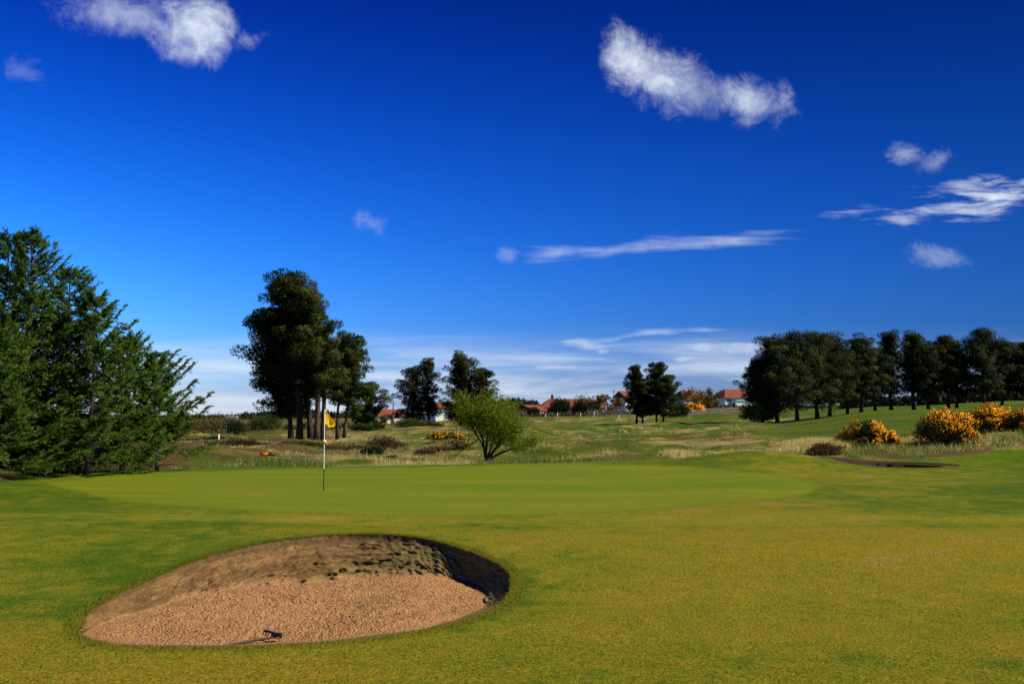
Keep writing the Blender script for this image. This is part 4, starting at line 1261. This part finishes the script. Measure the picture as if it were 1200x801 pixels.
# ------------------------------------------------------------------ houses
def house(px, d, W, Dp, wh, rh, rz, label, wall='white_wall', hip=.0, nwin=4, chimneys=1, conserv=False, sink=.3, two=False, door=True, dz=0, group='houses beyond the course'):
    base = G(px, d, -sink + dz)
    root = empty('house', base, rz)
    tag(root, label, 'house', group)
    w = MB(); w.box((0, 0, wh / 2), (W, Dp, wh))
    if hip == 0:       # gable ends
        for s in (-1, 1):
            w.add([[s * W / 2 - .01 * s, -Dp / 2, wh], [s * W / 2 - .01 * s, Dp / 2, wh], [s * W / 2 - .01 * s, 0, wh + rh - .05]], T=[[0, 1, 2]])
    w.build('wall', M[wall], root)
    ov = .4
    a, b, k = W / 2 + ov, Dp / 2 + ov, W / 2 + ov - hip
    z0, z1 = wh - .1, wh + rh
    t_ = .16
    V = [[-a, -b, z0], [a, -b, z0], [a, b, z0], [-a, b, z0], [-k, 0, z1], [k, 0, z1],
         [-a, -b, z0 + t_], [a, -b, z0 + t_], [a, b, z0 + t_], [-a, b, z0 + t_], [-k, 0, z1 + t_], [k, 0, z1 + t_]]
    r = MB()
    r.add(V, T=[[7, 8, 11], [9, 6, 10], [1, 5, 2], [3, 4, 0]], Q=[[6, 7, 11, 10], [8, 9, 10, 11], [0, 4, 5, 1], [2, 5, 4, 3], [0, 1, 7, 6], [1, 2, 8, 7], [2, 3, 9, 8], [3, 0, 6, 9]])
    ro = r.build('roof', M['roof'], root)
    for i in range(chimneys):
        c = MB(); cx = -W * .3 + i * W * .6
        c.box((cx, .2, z1 + .35), (.8, .7, 1.5)); c.box((cx, .2, z1 + 1.16), (.95, .85, .12))
        c.box((cx - .18, .2, z1 + 1.42), (.22, .22, .4)); c.box((cx + .18, .2, z1 + 1.42), (.22, .22, .4))
        c.build('chimney', M['roof'], ro)
    rows = [wh * .30, wh * .76] if two else [wh * .52]
    hh = min(1.3, wh * (.26 if two else .42))
    for zr in rows:
        for i in range(nwin):
            x = -W / 2 + W * (i + .5) / nwin
            if door and zr == rows[0] and i == nwin // 2: continue
            f = MB(); f.box((x, -Dp / 2 - .03, zr), (1.5, .06, hh + .2)); fo = f.build('window', M['white_paint'], root)
            p = MB(); p.box((x - .33, -Dp / 2 - .07, zr), (.56, .03, hh)); p.box((x + .33, -Dp / 2 - .07, zr), (.56, .03, hh)); p.build('pane', M['pane'], fo)
    if door:
        x = -W / 2 + W * (nwin // 2 + .5) / nwin
        p = MB(); p.box((x, -Dp / 2 - .04, 1.05 + sink * .5), (.95, .08, 2.1)); p.build('door', M['door'], root)
    if conserv:
        c = MB(); c.box((-W * .22, -Dp / 2 - 1.3, 1.25), (3.4, 2.6, 2.5)); co = c.build('conservatory', M['white_wall'], root)
        c = MB(); c.box((-W * .22, -Dp / 2 - 1.3, 2.75), (3.8, 3.0, .5), taper=.6); c.build('conservatory_roof', M['teal'], co)
        c = MB(); c.box((-W * .36, -Dp / 2 - 2.0, 1.0), (1.6, .3, 2.0)); c.build('screen_panel', M['teal'], root)
    return root

house(455, 290, 8.5, 7, 2.6, 1.9, .5, 'small cream house with red roof seen beside the low bushy pine', 'cream_wall', hip=1.2, nwin=3, sink=.2, chimneys=0)
house(516, 262, 6.5, 6, 2.6, 2.2, .4, 'small white house with red roof seen between the two dark middle pines', 'white_wall', hip=1.0, nwin=2, sink=.2, conserv=True, chimneys=0)
house(621, 300, 6.5, 9, 2.0, 1.7, .9, 'low gabled house beside the left end of the long red roof', 'cream_wall', nwin=2, chimneys=0, sink=.4)
house(669, 310, 19.5, 8, 2.2, 2.5, .10, 'long low house with a terracotta roof behind two dark bushes', 'white_wall', hip=3.2, nwin=7, chimneys=1, sink=.2)
house(698, 325, 6.0, 6, 3.0, 1.2, .1, 'white flat fronted house right of the long red roof', 'white_wall', hip=2.2, nwin=3, chimneys=0, sink=.2)
house(738, 300, 7.5, 6, 4.2, 1.8, .5, 'white gabled house half hidden by the small pine clump', 'white_wall', nwin=3, two=True, sink=.2, chimneys=0)
house(806, 290, 8.6, 8, 3.6, 2.6, .4, 'white house with a hipped red roof behind the orange flowering shrub', 'white_wall', hip=2.4, nwin=3, two=True, sink=.5, chimneys=0)
house(864, 285, 12.5, 8, 3.5, 2.4, .3, 'long white house with red roof and teal conservatory left of the pine row', 'white_wall', hip=2.6, nwin=5, two=True, conserv=True, sink=.7, chimneys=0)

# white hut and its low wall at left
hb = G(272, 128, 0)
hut = empty('garden_hut', hb, .2); tag(hut, 'tiny white hut on the brown slope left of the tall pines', 'hut')
b = MB(); b.box((0, 0, .75), (1.5, 1.3, 1.5)); b.build('wall', M['white_wall'], hut)
b = MB(); b.add([[-.9, -.8, 1.45], [.9, -.8, 1.45], [.9, .8, 1.45], [-.9, .8, 1.45], [-.9, 0, 1.95], [.9, 0, 1.95]], T=[[0, 3, 4], [1, 5, 2]], Q=[[0, 4, 5, 1], [3, 2, 5, 4], [0, 1, 2, 3]]); b.build('roof', M['grey_wood'], hut)
b = MB(); b.box((0, -.67, .6), (.6, .05, 1.2)); b.build('door', M['teal'], hut)

# ------------------------------------------------------------------ fences, poles, posts
def fence(name, px0, px1, d0, d1, n, h, label, cat, rails=3, dark=False, group=None):
    p0 = G(px0, d0)
    root = empty(name, p0); tag(root, label, cat, group)
    pts = []
    for i in range(n):
        f_ = i / (n - 1)
        pts.append(G(px0 + (px1 - px0) * f_, d0 + (d1 - d0) * f_) - p0)
    for p in pts:
        b = MB(); b.box((p.x, p.y, p.z + h / 2), (.16, .16, h + .1)); b.box((p.x, p.y, p.z + h + .08), (.2, .2, .06), taper=.4); b.build('post', M['grey_wood'], root)
    for k in range(rails):
        b = MB()
        z = h * (.25 + .65 * k / max(1, rails - 1))
        b.tube([(p.x, p.y - .1, p.z + z) for p in pts], .06 if not dark else .09, 5)
        b.build('rail', M['grey_wood'], root)
fence('rail_fence', 688, 738, 232, 232, 12, 1.5, 'pale post and rail fence in front of the bronze leafed tree', 'fence')
fence('board_fence', 806, 872, 222, 236, 10, 1.15, 'low grey board fence below the olive leafed tree', 'fence', rails=3, dark=True)

def utility_pole(px, d, top, label):
    b0 = G(px, d, -.1)
    Ht = zpx(top, d, px) - b0.z
    root = empty('utility_pole', b0); tag(root, label, 'pole', 'wooden utility poles')
    b = MB(); b.tube([(0, 0, 0), (0, 0, Ht * .5), (.03, 0, Ht)], [.15, .13, .10], 8); b.build('pole', M['pole_wood'], root)
    b = MB(); b.box((0, -.12, Ht - .5), (1.5, .09, .1)); b.build('crossarm', M['pole_wood'], root)
utility_pole(406, 128, 477, 'wooden pole between the forked pine and the low bushy pine')
utility_pole(461, 235, 470, 'thin pole in front of the cream house with red roof')
utility_pole(719, 280, 456, 'thin tall pole beside the bronze leafed tree')
utility_pole(250, 210, 488, 'small pole on the skyline above the bronze thicket')

def marker(px, d, h, label, band=False):
    b0 = G(px, d, -.05)
    root = empty('marker_post', b0, .7); tag(root, label, 'post', 'white marker posts')
    b = MB(); b.box((0, 0, h / 2), (.09, .09, h)); b.box((0, 0, h + .02), (.10, .10, .05), taper=.3); b.build('post', M['white_paint'], root)
    b = MB(); b.box((0, 0, h * .25), (.098, .098, h * .2)); b.build('band', M['black_paint'], root)
marker(200, 70, .75, 'white marker post in brown rough right of the conifers')
marker(258, 76, .85, 'white marker post in brown rough left of the tall pines')
marker(639, 200, 1.0, 'white marker post right of the bright green tree, on the far grass')
marker(653, 195, 1.1, 'white marker post below the left dark bush')
marker(680, 195, 1.0, 'white marker post below the right dark bush')
marker(696, 195, 1.1, 'white marker post at the left end of the pale rail fence')
marker(725, 190, 1.0, 'white marker post below the right end of the pale rail fence')

# ------------------------------------------------------------------ flagstick
fb = G(381, 26.2, 0)
fl = empty('flagstick', fb); tag(fl, 'thin white golf flagstick with a hanging yellow flag standing in the green', 'flagstick')
b = MB(); b.tube([(0, 0, -.1), (0, 0, .56)], .0125, 8); b.build('lower_shaft', M['black_paint'], fl)
b = MB(); b.tube([(0, 0, .56), (0, 0, 2.11)], .012, 8); b.build('upper_shaft', M['white_paint'], fl)
# marker ball
b = MB()
q = np.linspace(-1, 1, 9)
b.tube(np.stack([0 * q, 0 * q, 1.27 + .055 * q], -1), .058 * np.sqrt(np.maximum(.02, 1 - q ** 2)) + .002, 12); b.build('marker_ball', M['yellow_ball'], fl, True)
# limp cloth flag: folds hanging from the top of the shaft
nu, nv = 15, 19
U, Vv = np.meshgrid(np.linspace(0, 1, nu), np.linspace(0, 1, nv))
wdt = .31 * (.12 + .88 * np.clip(Vv * 1.25, 0, 1) ** .8) * (1 - .35 * sstep(.8, 1.0, Vv))
fxx = .014 + wdt * U * (.85) + .03 * Vv * U
fyy = .055 * np.sin(U * 9 + Vv * 2.5) * U * (0.4 + Vv) - .03 * U
fzz = 2.10 - .40 * Vv - .07 * U + .02 * np.sin(U * 7)
Vf = np.stack([fxx, fyy, fzz], -1).reshape(-1, 3)
ii = np.arange(nu * nv).reshape(nv, nu)
Qf = np.stack([ii[:-1, :-1], ii[:-1, 1:], ii[1:, 1:], ii[1:, :-1]], -1).reshape(-1, 4)
_c, _s = math.cos(.95), math.sin(.95)
Vf = np.stack([Vf[:, 0] * _c - Vf[:, 1] * _s, Vf[:, 0] * _s + Vf[:, 1] * _c, Vf[:, 2]], -1)
fo = mesh_obj('flag', Vf, [Qf], M['flag'], fl, True)
so_ = fo.modifiers.new('thickness', 'SOLIDIFY'); so_.thickness = .003

# ------------------------------------------------------------------ bunker rake at the front lip
rp = unproj(322, 751.5, sandz)
rk_o = empty('bunker_rake', (rp[0], rp[1], rp[2] + .01), -.05); tag(rk_o, 'black bunker rake lying at the front lip of the sand', 'rake')
b = MB(); b.tube([(-1.25, -.32, -.01), (-.8, -.27, -.01), (-.42, -.19, -.01), (-.2, -.08, .01), (.02, 0, .035)], .010, 8); b.build('handle', M['rake_handle'], rk_o)
b = MB(); b.tube([(-.03, -.005, .045), (.02, .0, .052), (.06, -.003, .05)], [.013, .020, .020], 8); b.build('head_bracket', M['rake'], rk_o)
b = MB()
b.tube([(.045, 0, .05), (-.05, .06, .060), (-.13, .12, .062)], .010, 6)
b.tube([(.045, 0, .05), (.065, -.03, .035)], .010, 6)
for k in range(7):
    f_ = k / 6
    p = np.array([.045, 0, .05]) * (1 - f_) + np.array([-.13, .12, .062]) * f_
    b.tube([p, p + np.array([-.012, -.01, -.04])], [.006, .0035], 5)
b.build('head', M['rake'], rk_o)
